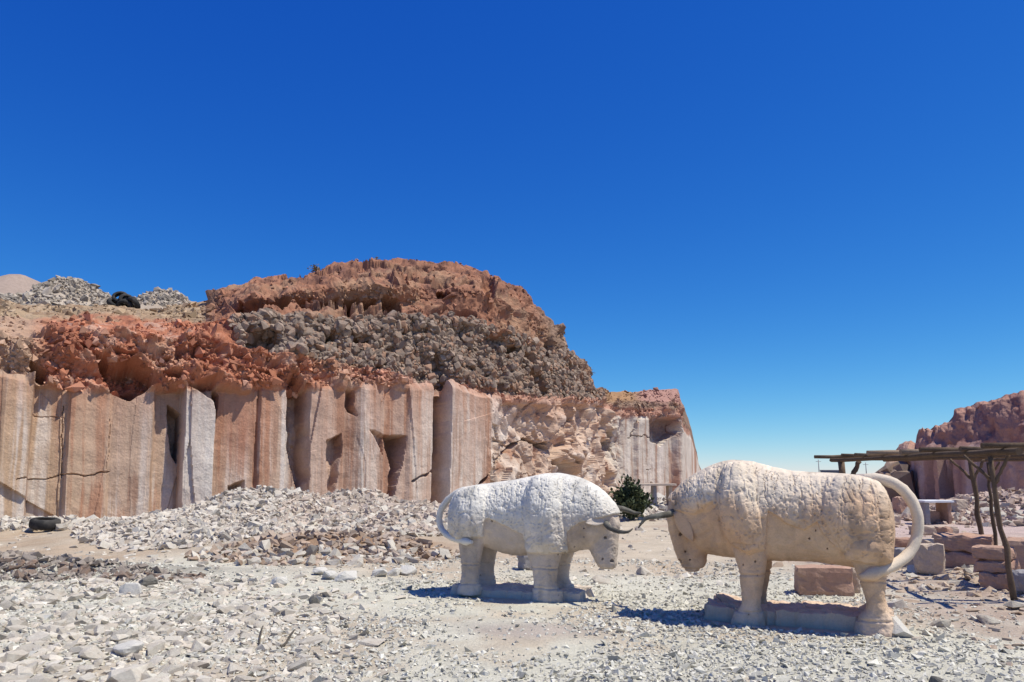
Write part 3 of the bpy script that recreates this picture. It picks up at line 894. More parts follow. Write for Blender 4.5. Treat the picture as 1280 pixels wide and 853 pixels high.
# ------------------------------------------------------------------ tyres
def tyre(loc, rot, R=.36, r=.115, label='', group=None):
    root = empty('old_tyre', loc); root.rotation_euler = rot
    bm = bmesh.new()
    prof = [(-1, .62), (-1.05, .85), (-.85, 1.0), (-.4, 1.04), (0, 1.05), (.4, 1.04), (.85, 1.0), (1.05, .85), (1, .62), (.8, .60), (.75, .9), (-.75, .9), (-.8, .60)]
    seg = 28; vs_ = []
    for i in range(seg):
        a = 2 * math.pi * i / seg
        tread = 1.0 if i % 2 else .985
        vs_.append([bm.verts.new((math.cos(a) * R * q * (tread if q > .95 else 1), math.sin(a) * R * q * (tread if q > .95 else 1), p * r)) for p, q in prof])
    for i in range(seg):
        for j in range(len(prof)):
            bm.faces.new((vs_[i][j], vs_[(i + 1) % seg][j], vs_[(i + 1) % seg][(j + 1) % len(prof)], vs_[i][(j + 1) % len(prof)]))
    bmesh.ops.recalc_face_normals(bm, faces=bm.faces)
    me = bpy.data.meshes.new('tyre_casing'); bm.to_mesh(me); bm.free()
    for p in me.polygons: p.use_smooth = True
    link('casing', me, M['rubber'], root)
    # raised side rib
    bm = bmesh.new()
    rings = []
    for i in range(seg):
        a = 2 * math.pi * i / seg
        rings.append([bm.verts.new((math.cos(a) * R * q, math.sin(a) * R * q, r * z)) for q, z in ((.70, 1.02), (.73, 1.10), (.77, 1.10), (.80, 1.04))])
    for i in range(seg):
        for j in range(3):
            bm.faces.new((rings[i][j], rings[(i + 1) % seg][j], rings[(i + 1) % seg][j + 1], rings[i][j + 1]))
    me = bpy.data.meshes.new('side_rib'); bm.to_mesh(me); bm.free()
    link('side_rib', me, M['rubber'], root)
    tag(root, label, 'tyre', group)
    return root
gx, gy = on_ground(56, 657, .25)
gz = float(gh(gx, gy))
tyre((gx, gy, gz + .17), (.10, .06, .4), R=.35, r=.12, label='old black tyre lying on rubble at the foot of the cliff wall')
for k, (px_, py_, lab) in enumerate([(150, 372, 'topmost old tyre of the tyre heap on the plateau'), (158, 376, 'old tyre in the middle of the plateau tyre heap, ring tilted to the camera'),
                                     (143, 380, 'leftmost low tyre of the tyre heap on the plateau'), (167, 380, 'rightmost tyre of the tyre heap on the plateau'), (155, 384, 'lowest tyre of the tyre heap on the plateau')]):
    p = at(px_, py_, 37.2 - .12 * k)
    tyre(tuple(p), (.9 + .25 * math.sin(k * 2.1), .35 * math.cos(k * 1.7), k * .8), R=.36, r=.11, label=lab, group='tyres heaped on the plateau')

# ------------------------------------------------------------------ bull statues
class Frame:
    def __init__(s, cx, cy, heading):
        s.c = np.array([cx, cy]); s.h = np.array(heading) / np.hypot(*heading)
        s.l = np.array([-s.h[1], s.h[0]])           # left of the bull
    def local(s, px, py, yl):
        """photo pixel -> (x, z) on the bull's lengthwise plane at sideways offset yl"""
        dx, dy, dz = ray(px, py)
        o = s.c + s.l * yl
        t = (o @ s.l) / (dx * s.l[0] + dy * s.l[1])
        q = np.array([dx * t, dy * t]) - s.c
        return float(q @ s.h), float(CAMH + dz * t)
    def loc_arr(s, px, py, yl):
        return np.array([s.local(a, b, yl) for a, b in zip(px, py)])

def loft_sections(bm, secs):
    """secs: list of point rings (equal length)"""
    rings = [[bm.verts.new(p) for p in ring] for ring in secs]
    n = len(rings[0])
    for a, b in zip(rings[:-1], rings[1:]):
        for k in range(n):
            bm.faces.new((a[k], a[(k + 1) % n], b[(k + 1) % n], b[k]))
    bm.faces.new(list(reversed(rings[0]))); bm.faces.new(rings[-1])

def sellipse(n, e):
    out = []
    for k in range(n):
        a = 2 * math.pi * k / n
        c, s = math.cos(a), math.sin(a)
        out.append((math.copysign(abs(c) ** (2 / e), c), math.copysign(abs(s) ** (2 / e), s)))
    return out

def resample(rows, n):
    rows = np.array(rows, float)
    d = np.concatenate([[0], np.cumsum(np.hypot(np.diff(rows[:, 0]), np.diff(rows[:, 1])))])
    t = np.linspace(0, d[-1], n)
    return np.stack([np.interp(t, d, rows[:, k]) for k in range(rows.shape[1])], 1)

def build_bull(name, fr, near, hollow, grooves, marks, torso, head, legs, tail, tail_r, horns, ear, rough_line, patches, colfn, mat, label, plinth, voxel=.0098, tail_tip_y=.44):
    """near = +1 if the camera sees the bull's left side, -1 if the right"""
    th = math.atan2(fr.h[1], fr.h[0])
    root = empty(name, (fr.c[0], fr.c[1], 0.0), th)
    bm = bmesh.new()
    ring = sellipse(28, 2.35)
    T = []
    for px, yt, yb, w in torso:
        x, zt = fr.local(px, yt, 0); x2, zb = fr.local(px, yb, near * w * .6)
        T.append((x, zt, zb, w))
    T = resample(T, 26)
    secs = []
    for x, zt, zb, w in T:
        zc, hz = (zt + zb) / 2, (zt - zb) / 2
        secs.append([(x, w * c * (1 - .20 * max(0, s) ** 1.5) * (1 - .06 * max(0, -s)), zc + hz * s) for c, s in ring])
    loft_sections(bm, secs)
    Hh = []
    for py, pa, pb, w in head:
        xa, z = fr.local(pa, py, 0); xb, _ = fr.local(pb, py, 0)
        Hh.append((z, xa, xb, w))
    Hh = resample(Hh, 14)
    secs = []
    for z, xa, xb, w in Hh:
        xc, hx = (xa + xb) / 2, (xa - xb) / 2
        secs.append([(xc + hx * c, w * s, z) for c, s in ring])
    loft_sections(bm, secs)
    for rows, yc, wy, far_dx in legs:
        for side in (near, -near):
            L_ = []
            for py, pa, pb in rows:
                xa, z = fr.local(pa, py, near * yc); xb, _ = fr.local(pb, py, near * yc)
                L_.append((z, xa, xb))
            L_ = resample(L_, 18)
            secs = []
            for i, (z, xa, xb) in enumerate(L_):
                xc, hx = (xa + xb) / 2, (xa - xb) / 2
                if side != near: xc += far_dx
                t = i / (len(L_) - 1)
                ww = wy * (1.15 - .35 * min(1, t * 1.4)) + (.02 if t > .9 else 0)
                zz = max(z, -.05)
                rt = float(sstep(0, .33, t)); ycc = yc * (.5 + .5 * rt); ww *= (.45 + .55 * rt); hx *= (.65 + .35 * rt)
                secs.append([(xc + hx * c, side * (ycc - .02 * t) + ww * s, zz) for c, s in ring])
            loft_sections(bm, secs)
    bmesh.ops.recalc_face_normals(bm, faces=bm.faces)
    tmp_me = bpy.data.meshes.new('tmp'); bm.to_mesh(tmp_me); bm.free()
    tmp = bpy.data.objects.new('tmp', tmp_me); COL.objects.link(tmp)
    md = tmp.modifiers.new('r', 'REMESH'); md.mode = 'VOXEL'; md.voxel_size = voxel; md.use_smooth_shade = True
    ms = tmp.modifiers.new('s', 'SMOOTH'); ms.factor = .5; ms.iterations = 10
    dg = bpy.context.evaluated_depsgraph_get()
    ev = tmp.evaluated_get(dg)
    me = bpy.data.meshes.new_from_object(ev)
    me.name = 'bull_body'
    bpy.data.objects.remove(tmp, do_unlink=True)
    n = len(me.vertices)
    V = np.empty(n * 3, np.float32); me.vertices.foreach_get('co', V); V = V.reshape(-1, 3).astype(float)
    Nn = np.empty(n * 3, np.float32); me.vertices.foreach_get('normal', Nn); Nn = Nn.reshape(-1, 3).astype(float)
    x, y, z = V.T
    # carved coat: rough raised cape above a wandering lower edge, smooth stone below
    rl = fr.loc_arr([p[0] for p in rough_line], [p[1] for p in rough_line], near * .36)
    o = np.argsort(rl[:, 0])
    wob = .02 * fbm(x * 7, z * 7, None, 3, 301)
    zline = np.interp(x, rl[o, 0], rl[o, 1]) + wob
    rough = sstep(-.012, .016, z - zline)
    raise_ = .032 * rough
    pmask = np.zeros(n)
    for poly, amt in patches:
        pl = fr.loc_arr([p[0] for p in poly], [p[1] for p in poly], near * .36)
        sd = poly_sd(x + wob * .6, z + wob, pl)
        mk = sstep(-.008, .022, sd) * sstep(.10, .26, np.abs(y))
        raise_ = raise_ + amt * (.55 * mk + 1.25 * sstep(0, .16, sd) * sstep(.10, .26, np.abs(y)))
        pmask = np.maximum(pmask, mk)
    hol = hollow[0]; raise_ = raise_ - .05 * np.exp(-((x - hol[0]) / .22) ** 2 - ((z - hol[1]) / .26) ** 2) * sstep(.15, .3, np.abs(y))
    hol = hollow[1]; raise_ = raise_ - .05 * np.exp(-((x - hol[0]) / .07) ** 2 - ((z - hol[1]) / .22) ** 2) * sstep(.04, .12, np.abs(y))
    q1 = fbm(x * 11, y * 11, z * 11, 3, 311); q2 = fbm(x * 30, y * 30, z * 30, 2, 312)
    gou = np.abs(vnoise(x * 13 + .8 * q1, z * 3.5, y * 3, 313)); gou2 = np.abs(vnoise(x * 22 + z * 9, z * 14, y * 9, 314))
    side = sstep(.25, .6, np.abs(Nn[:, 1]))
    q3 = np.abs(vnoise(x * 37 + 2 * q1, y * 37, z * 30 + 9 * x, 318)); q4 = vnoise(x * 64, y * 64, z * 64, 319)
    drip = sstep(.17, 0, np.abs(vnoise(x * 24 + q1, z * 4, y * 4, 320))) * sstep(1.05, 1.35, z + .15 * q1)
    # hewn skin: small planar chips and pecked holes, drip-like chisel gouges along the back
    ch1 = tri(x * 15 + z * 4 + 3 * y, z * 13 - x * 3, 321); ch2 = tri(x * 33 - z * 6, z * 30 + y * 8, 322)
    g1, _, gx_, gy_, _, _ = worley(x * 27 + 2 * y, z * 25 + y * 3, 323)
    peck = sstep(.42, .22, g1) * (_hash(gx_, gy_, np.zeros_like(gx_), 324) < .38)
    hewn = .005 * ch1 + .005 * ch2 + .003 * q4 - .007 * peck - .012 * side * drip - .008 * side * sstep(.14, 0, gou)
    carve = rough * (.22 + .78 * side) * hewn
    flat = (1 - rough) * (.005 * fbm(x * 5, y * 5, z * 5, 3, 315) + .0055 * ch1 + .0038 * ch2 + .002 * q4)
    foot = sstep(.28, .12, z) * (.012 * q1)
    # little pits in the pumice
    f1, f2, bx, by, _, _ = worley(x * 7 + 3 * y, z * 7, 316)
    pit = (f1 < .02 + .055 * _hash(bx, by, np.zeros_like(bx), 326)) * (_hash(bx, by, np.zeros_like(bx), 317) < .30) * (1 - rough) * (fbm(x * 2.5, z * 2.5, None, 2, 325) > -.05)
    grv = 0
    for gx0, gy0 in grooves:
        _, zk = fr.local(gx0, gy0, near * .27)
        dz_ = z - zk + .012 * fbm(x * 6, y * 6, None, 2, 329)
        grv = grv + .016 * np.exp(-(dz_ / .014) ** 2) * (z < .62) - .010 * sstep(.05, .0, dz_) * sstep(-.07, -.0, dz_) * (z < .62)
    flat = flat - grv
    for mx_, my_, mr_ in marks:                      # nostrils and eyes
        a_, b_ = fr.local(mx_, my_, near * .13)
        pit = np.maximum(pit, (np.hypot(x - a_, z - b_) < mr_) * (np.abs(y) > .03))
    V += Nn * (raise_ + carve + flat + foot - .022 * pit)[:, None]
    me.vertices.foreach_set('co', V.astype(np.float32).ravel()); me.update()
    stain = 1 + .16 * fbm(x * 3.1, y * 3.1, z * 1.3, 4, 327) + .08 * ch1 - .22 * sstep(.1, .5, fbm(x * 6, y * 3, z * .9, 3, 328)) - .10 * peck * rough
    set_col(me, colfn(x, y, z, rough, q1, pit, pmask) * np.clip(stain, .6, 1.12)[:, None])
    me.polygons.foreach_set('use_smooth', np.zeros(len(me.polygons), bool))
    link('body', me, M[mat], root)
    # tail
    pts = []
    for i, (px, py) in enumerate(tail):
        t = i / (len(tail) - 1)
        yl = near * tail_tip_y * sstep(.55, 1, t)
        a, b = fr.local(px, py, yl)
        pts.append((a, float(yl), b))
    P_ = smooth_path(pts, 34)
    rad = [tail_r * (1.05 - .15 * (i / 33)) * (1 + .05 * math.sin(i * 2.3)) for i in range(34)]
    rad[-1] *= .55; rad[-2] *= .85; rad[-4] *= 1.25; rad[-3] *= 1.2; rad[0] *= .7
    tm = tube_mesh('tail', P_, rad, 14, .05, 5)
    tv = np.array([v.co[:] for v in tm.vertices])
    set_col(tm, colfn(tv[:, 0], tv[:, 1], tv[:, 2] + .8, np.ones(len(tv)), fbm(tv[:, 0] * 9, tv[:, 1] * 9, tv[:, 2] * 9, 3, 5), np.zeros(len(tv)), np.zeros(len(tv))) * 1.0)
    link('tail', tm, M[mat], root)
    # horns
    for path, r0 in horns:
        P_ = smooth_path(path, 18)
        rad = [r0 * (1 - .82 * (i / 17) ** 1.3) for i in range(18)]
        link('horn', tube_mesh('horn', P_, rad, 12, .04, 9), M['horn'], root)
    # ears: drooping leaf with a thick rim
    for sgn in (1, -1):
        base, tip, wid = ear
        b0 = Vector((base[0], sgn * base[1], base[2])); t0 = Vector((tip[0], sgn * tip[1], tip[2]))
        ax = t0 - b0
        outv = Vector((.35, sgn * .9, .25)).normalized()
        sd = ax.normalized().cross(outv).normalized()
        secs = []
        bm = bmesh.new()
        for i in range(9):
            t = i / 8
            w = wid * math.sin(math.pi * (.12 + .86 * t)) ** .8
            th_ = .028 * (1 - .5 * t)
            c0 = b0 + ax * t
            secs.append([tuple(c0 + sd * (w * c) + outv * (th_ * s + .02 * c * c)) for c, s in sellipse(12, 2.2)])
        loft_sections(bm, secs)
        bmesh.ops.recalc_face_normals(bm, faces=bm.faces)
        em = bpy.data.meshes.new('ear'); bm.to_mesh(em); bm.free()
        ev_ = np.array([v.co[:] for v in em.vertices])
        k = len(ev_)
        set_col(em, colfn(ev_[:, 0], ev_[:, 1], ev_[:, 2], np.ones(k) * .6, np.zeros(k), np.zeros(k), np.zeros(k)))
        for p in em.polygons: p.use_smooth = True
        link('ear', em, M[mat], root)
    # plinth: rough hewn slab
    x0, x1, y0, y1, h = plinth
    nx, ny = 110, 60
    u = np.linspace(-1, 1, nx); v = np.linspace(-1, 1, ny)
    U, W = np.meshgrid(u, v)
    rim = np.maximum(np.abs(U), np.abs(W))
    g = np.clip(rim / .86, 0, 1)                       # inside: flat top; outer ring of rows: the sides
    kk = g / np.maximum(rim, 1e-6)
    PX = (x0 + x1) / 2 + (x1 - x0) / 2 * U * kk
    PY = (y0 + y1) / 2 + (y1 - y0) / 2 * W * kk
    PY = PY * (1 - .28 * sstep(x1 - .7, x1, PX) * (PY * near > 0))
    drop = np.clip((rim - .86) / .14, 0, 1)
    fp, _ = facets(PX * 3.2, PY * 3.2, 335, .8)
    nz = fbm(PX * 3, PY * 3, None, 4, 331); nz2 = fbm(PX * 16, PY * 16, None, 3, 332)
    fq, _ = facets(PX * 8, PY * 8, 336, 1.0)
    PZ = h * (1 + .14 * nz + .22 * fp + .10 * fq) * (1 - drop) - .08 * drop + .016 * nz2
    k = 1 + drop * .03 + .07 * fbm(PX * 2.6, PY * 2.6, PZ * 5, 3, 333) * g ** 6 + (.06 * fp + .035 * fq + .04 * nz2) * g ** 8
    PX = (PX - (x0 + x1) / 2) * k + (x0 + x1) / 2; PY = (PY - (y0 + y1) / 2) * k + (y0 + y1) / 2
    pm = mesh_arrays('plinth', np.stack([PX, PY, PZ], -1).reshape(-1, 3), grid_faces(ny, nx), smooth=False)
    set_col(pm, colfn(PX.ravel(), PY.ravel(), np.full(PX.size, .15), np.zeros(PX.size), nz.ravel(), np.zeros(PX.size), np.zeros(PX.size)))
    link('plinth', pm, M[mat], root)
    tag(root, label, 'bull statue', 'carved stone bulls')
    return root

# right bull, facing left
FR = Frame(3.36, 8.64, (-.905, .425))
def col_peach(x, y, z, rough, q, pit, pm):
    n = fbm(x * 2.2, y * 2.2, z * 2.2, 4, 401)
    a = np.array([.58, .37, .225]); b = np.array([.67, .475, .32]); g = np.array([.70, .615, .50])
    w = np.clip(.5 + n, 0, 1)[:, None]
    C = a * (1 - w) + b * w
    up = (sstep(1.15, 1.55, z + .3 * n) * rough * .8)[:, None]      # coat turns paler higher up, along the back
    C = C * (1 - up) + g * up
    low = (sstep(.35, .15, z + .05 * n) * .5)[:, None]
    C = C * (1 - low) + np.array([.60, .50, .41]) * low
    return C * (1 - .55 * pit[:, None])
R_TORSO = [(1113, 640, 668, .13), (1107, 618, 696, .29), (1097, 604, 710, .37), (1078, 598, 714, .41), (1050, 595, 711, .42), (1020, 594, 706, .42), (990, 592, 704, .42),
           (965, 587, 704, .42), (940, 580, 703, .42), (915, 578, 700, .41), (900, 580.5, 698, .37), (885, 587, 696, .31), (870, 595, 690, .26), (855, 605, 674, .21), (846, 615, 655, .17), (841, 625, 646, .09)]
R_HEAD = [(618, 842, 868, .10), (628, 836, 872, .16), (645, 833, 877, .17), (662, 836, 881, .165), (680, 841, 883, .14), (696, 846, 884, .12), (706, 851, 881, .10), (713, 858, 872, .06)]
R_LEGS = [([(640, 900, 958), (680, 914, 959), (705, 921, 958), (714, 925, 956), (722, 924, 955), (745, 927, 951), (760, 928, 950), (766, 918, 953), (772, 914, 956), (783, 913, 957)], .27, .135, 0.0),
          ([(630, 1035, 1112), (675, 1046, 1110), (700, 1064, 1109), (722, 1073, 1108), (745, 1081, 1106), (764, 1083, 1109), (771, 1071, 1115), (780, 1068, 1121), (797, 1067, 1124)], .27, .15, 0.0)]
R_TAIL = [(1078, 600), (1098, 599), (1120, 606), (1137, 622), (1147, 645), (1146, 670), (1136, 692), (1118, 706), (1098, 715), (1074, 722)]
R_ROUGH = [(835, 628), (842, 640), (868, 643), (893, 628), (899, 655), (913, 680), (935, 690), (957, 682), (961, 640), (985, 655), (1005, 663), (1022, 652), (1030, 668), (1045, 682), (1062, 696), (1085, 704), (1112, 706)]
R_PATCH = [([(903, 570), (935, 570), (948, 632), (956, 660), (957, 688), (938, 694), (915, 682), (903, 655), (897, 625)], .055),
           ([(1034, 585), (1098, 585), (1114, 640), (1112, 705), (1066, 704), (1042, 672), (1027, 645)], .045),
           ([(838, 600), (880, 580), (898, 580), (897, 632), (880, 642), (850, 638)], .03)]
def rp(px, py, yl): 
    a, b = FR.local(px, py, yl); return (a, yl, b)
R_HORNS = [([rp(843, 640, .12), rp(835, 643, .22), rp(822, 645, .34), rp(808, 648, .40), rp(803, 653, .40), rp(798, 660, .36)], .042),
           ([rp(843, 640, -.12), rp(838, 642, -.24), rp(828, 645, -.36), rp(815, 646, -.42), rp(806, 648, -.42), rp(803, 652, -.38)], .042)]
eb = FR.local(846, 640, .16); et = FR.local(868, 676, .2)
bull_r = build_bull('bull_statue', FR, 1, [FR.local(990, 675, .36), FR.local(888, 668, .15)], [(940, 718), (935, 764)], [(848, 702, .022), (856, 690, .01), (851, 668, .02)], R_TORSO, R_HEAD, R_LEGS, R_TAIL, .058, R_HORNS, ((eb[0], .17, eb[1]), (et[0], .235, et[1]), .085),
           R_ROUGH, R_PATCH, col_peach, 'bull_peach', 'peach coloured carved stone bull facing left with a hooped white tail', (-.60, 1.27, -.52, .22, .15))

a_, b_ = FR.local(1120, 784, .30)
link('foot_stone', rock_me('F', 3, 'white_stone'), None, bull_r, (a_, .27, .07), (.1, .2, .4), (.11, .13, .11))
# left bull, facing right
FL = Frame(0.02, 10.65, (.935, -.355))
def col_white(x, y, z, rough, q, pit, pm):
    n = fbm(x * 2.2, y * 2.2, z * 2.2, 4, 411)
    a = np.array([.53, .425, .335]); b = np.array([.62, .52, .425]); g = np.array([.71, .67, .595])
    w = np.clip(.5 + n, 0, 1)[:, None]
    C = a * (1 - w) + b * w
    up = (np.clip(rough * (.55 + .5 * sstep(.9, 1.3, z + .3 * n)) + .35 * sstep(.3, .1, z), 0, 1) * .95)[:, None]
    C = C * (1 - up) + g * up
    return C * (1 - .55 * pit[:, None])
L_TORSO = [(569, 632, 668, .12), (572, 618, 676, .27), (580, 612, 684, .35), (595, 609, 688, .38), (612, 607, 686, .39), (630, 604.5, 694, .39), (648, 602, 698, .39), (662, 599, 696, .40), (680, 595, 696, .41),
           (698, 594, 695, .40), (714, 596.5, 693, .37), (728, 601, 690, .33), (742, 608, 686, .29), (754, 617, 678, .24), (764, 628, 668, .19), (771, 640, 660, .10)]
L_HEAD = [(630, 766, 744, .10), (640, 772, 738, .16), (655, 775, 734, .165), (672, 773, 733, .155), (688, 771.5, 737, .135), (700, 771, 743, .12), (708, 770, 748, .10), (712, 767, 751, .06)]
L_LEGS = [([(630, 712, 655), (670, 708, 655), (695, 702, 658), (708, 697, 665), (722, 695, 667), (732, 695, 667), (738, 701, 666), (746, 703, 665), (755, 703, 665)], .26, .125, .02),
          ([(630, 608, 571), (670, 607, 572), (690, 602, 575), (706, 598, 577), (722, 597, 577), (730, 598, 575), (736, 600, 572), (744, 600, 571)], .26, .12, .02)]
L_TAIL = [(592, 611.5), (576, 614), (562, 623), (552, 636), (549, 650), (553, 663), (564, 672), (577, 676), (590, 678)]
L_ROUGH = [(568, 674), (590, 674), (604, 670), (607, 650), (612, 648), (625, 655), (640, 662), (654, 668), (657, 690), (680, 692), (705, 690), (708, 664), (722, 655), (733, 652), (745, 648), (760, 645), (777, 646)]
L_PATCH = [([(560, 596), (606, 592), (608, 655), (603, 671), (571, 674)], .045),
           ([(656, 585), (697, 585), (702, 645), (706, 670), (703, 691), (660, 692), (656, 660)], .055),
           ([(734, 592), (768, 612), (772, 640), (760, 650), (735, 650)], .02)]
def lp(px, py, yl):
    a, b = FL.local(px, py, yl); return (a, yl, b)
L_HORNS = [([lp(757, 650, -.12), lp(758, 656, -.22), lp(764, 661, -.34), lp(775, 665, -.40), lp(785, 665, -.40), lp(791, 661, -.36)], .042),
           ([lp(768, 636, .12), lp(776, 636, .24), lp(784, 638, .34), lp(792, 641, .38), lp(797, 641.5, .38), lp(801, 641, .36)], .042)]
eb = FL.local(757, 651, -.17); et = FL.local(735, 653, -.24)
build_bull('bull_statue', FL, -1, [FL.local(630, 665, -.36), FL.local(729, 672, -.15)], [(680, 710), (680, 735)], [(764, 702, .022), (753, 699, .012), (757, 672, .018)], L_TORSO, L_HEAD, L_LEGS, L_TAIL, .044, L_HORNS, ((eb[0], .17, eb[1]), (et[0], .36, et[1]), .055),
           L_ROUGH, L_PATCH, col_white, 'bull_white', 'greyish white carved stone bull facing right, farther from the camera', (-.78, .98, -.20, .42, .11))

# ------------------------------------------------------------------ sawn and broken blocks
def block_mesh(w, d, h, seed, rough=.012, cuts=5):
    bm = bmesh.new()
    bmesh.ops.create_cube(bm, size=1.0)
    bmesh.ops.subdivide_edges(bm, edges=bm.edges, cuts=cuts, use_grid_fill=True)
    co = np.array([v.co[:] for v in bm.verts])
    corner = np.sort(np.abs(co), 1)
    P = co * np.array([w, d, h])
    nrm = np.where(np.abs(co) > .499, np.sign(co), 0)
    worn = (corner[:, 1] > .49)
    dn = rough * fbm(P[:, 0] * 7 + seed, P[:, 1] * 7, P[:, 2] * 7, 3, seed) * 1.6
    P = P + nrm * dn[:, None] - co * (worn * rough * 1.5 * RNG.uniform(.2, 1.2, len(co)))[:, None]
    chip = RNG.uniform(-1, 1, 3); 
    for v, p in zip(bm.verts, P): v.co = p
    me = bpy.data.meshes.new('block'); bm.to_mesh(me); bm.free()
    return me

def block(px, py, w, d, h, rz, mat, label, name='stone_block', base_z=None, seed=1, rough=.026, group=None, X=None, Y=None, tilt=(0, 0)):
    if X is None:
        X, Y = on_ground(px, py)
    z = float(gh(X, Y)) if base_z is None else base_z
    o = link(name, block_mesh(w, d, h, seed, rough), M[mat], None, (X, Y, z + h / 2 - .01), (tilt[0], tilt[1], rz))
    return tag(o, label, 'stone block', group)

# block under the right bull and a small one behind the left bull
block(1030, 743, .70, .42, .37, -.22, 'block', 'dark fronted stone block seen under the belly of the peach bull', seed=3, rough=.02)
block(1066, 740, .16, .30, .33, -.3, 'block_pale', 'narrow pale piece standing in for the sunlit end of the block under the peach bull', seed=4, rough=.02)  # pale piece added to show the sunlit end of the belly block
block(657, 714, .22, .26, .26, .5, 'block_grey', 'small dark stone block behind the belly of the white bull', seed=5, rough=.03)

# stack under the pole shelter, turned so that one corner faces the camera
sx_, sy_ = on_ground(1210, 716)
base = float(gh(sx_, sy_)) - .02
A0 = -.62
def rel(u, v, a=A0):
    return sx_ + u * math.cos(a) - v * math.sin(a), sy_ + u * math.sin(a) + v * math.cos(a)
X, Y = rel(-.05, .05); block(0, 0, .72, .6, .29, A0, 'block', 'lower block of the pinkish stack of two under the pole shelter', X=X, Y=Y, base_z=base, seed=11, group='blocks under the pole shelter')
X, Y = rel(-.02, .08); block(0, 0, .82, .62, .27, A0 + .04, 'block', 'upper wide block of the pinkish stack of two under the pole shelter', X=X, Y=Y, base_z=base + .285, seed=12, group='blocks under the pole shelter')
qx, qy = on_ground(1250, 738)
b2 = float(gh(qx, qy)) - .02
block(0, 0, .36, .40, .24, .75, 'block', 'lowest reddish block beside the nearest shelter post', X=qx, Y=qy, base_z=b2, seed=13, group='blocks under the pole shelter')
block(0, 0, .46, .44, .17, .68, 'block', 'sunlit pink middle block beside the nearest shelter post', X=qx + .05, Y=qy + .1, base_z=b2 + .235, seed=14, group='blocks under the pole shelter')
block(0, 0, .50, .46, .19, .80, 'block', 'sunlit pink topmost block beside the nearest shelter post', X=qx + .06, Y=qy + .16, base_z=b2 + .40, seed=15, group='blocks under the pole shelter')
block(1290, 746, .34, .34, .30, .2, 'block_grey', 'grey block at the right edge of the picture behind the post', seed=16, group='blocks under the pole shelter')
block(1284, 722, .8, .5, .50, .9, 'block', 'tall reddish block at the right edge behind the grey one', seed=17, group='blocks under the pole shelter')
# blocks behind the tail
block(1163, 722, .42, .40, .46, -.5, 'block_pale', 'sunlit pale upright block between the hooped tail and the pinkish stack', seed=21, rough=.03)
block(1133, 712, .34, .35, .30, -.3, 'block_grey', 'dark block seen through the lower hoop of the tail', seed=22, rough=.02)
block(1160, 690, .36, .3, .27, .2, 'block_pale', 'small block lying on rubble right of the tail hoop', seed=23, rough=.03)
block(1122, 684, .9, .35, .2, .1, 'block', 'long low stone slab behind the tail hoop', seed=24, rough=.02)
block(1167, 668, 1.1, .5, .24, .05, 'block_pale', 'long pale pinkish slab lying in front of the stone stall', seed=25, rough=.02)
block(1181, 672, .3, .3, .26, .6, 'block', 'small red stone at the end of the long pale slab', seed=26, rough=.03)
block(1117, 656, .35, .35, .30, .1, 'block_pale', 'small square stone post inside the tail hoop', seed=27)
block(1127, 649, .4, .4, 0.62, .1, 'block', 'upright reddish stone post seen through the tail hoop', seed=28)
block(1108, 645, 1.3, .6, .35, .05, 'block_pale', 'pale stone bench seen through the upper tail hoop', seed=29)
block(1170, 637, .001 + .5, .5, .4, .3, 'block_pale', 'pale cut block to the right of the stone stall', seed=30, X=float(at(1193, 600, 27)[0]), Y=27.0)

# stone stall: white slab on two uprights
stx, sty = on_ground(1167, 656)
stz = float(gh(stx, sty))
stall = empty('stone_stall', (stx, sty, stz), .1)
link('table_top', block_mesh(.98, .8, .07, 41, .006), M['paint_white'], stall, (0, 0, .70))
link('upright', block_mesh(.16, .6, .67, 42, .012), M['block_grey'], stall, (-.36, 0, .33))
link('upright', block_mesh(.13, .6, .67, 43, .012), M['block'], stall, (.38, 0, .33))
link('back_block', block_mesh(.50, .22, .38, 44, .015), M['block'], stall, (.06, .15, .19))
tag(stall, 'small stone stall with a white slab top below the shaded cliff', 'stall')

# slab table at the foot of the far block, left of the right bull
tx, ty = float(at(820, 600, 30.0)[0]), 30.0
tz = float(gh(tx, ty))
tab_ = empty('stone_table', (tx, ty, tz), .1)
link('table_top', block_mesh(1.5, .7, .09, 51, .008), M['block_pale'], tab_, (-.05, 0, .88))
link('leg', block_mesh(.14, .4, .84, 52, .01), M['block_grey'], tab_, (-.1, 0, .41))
link('leg', block_mesh(.14, .4, .84, 53, .01), M['block_pale'], tab_, (.5, 0, .41))
tag(tab_, 'thin stone slab table below the far pale cliff block', 'table')

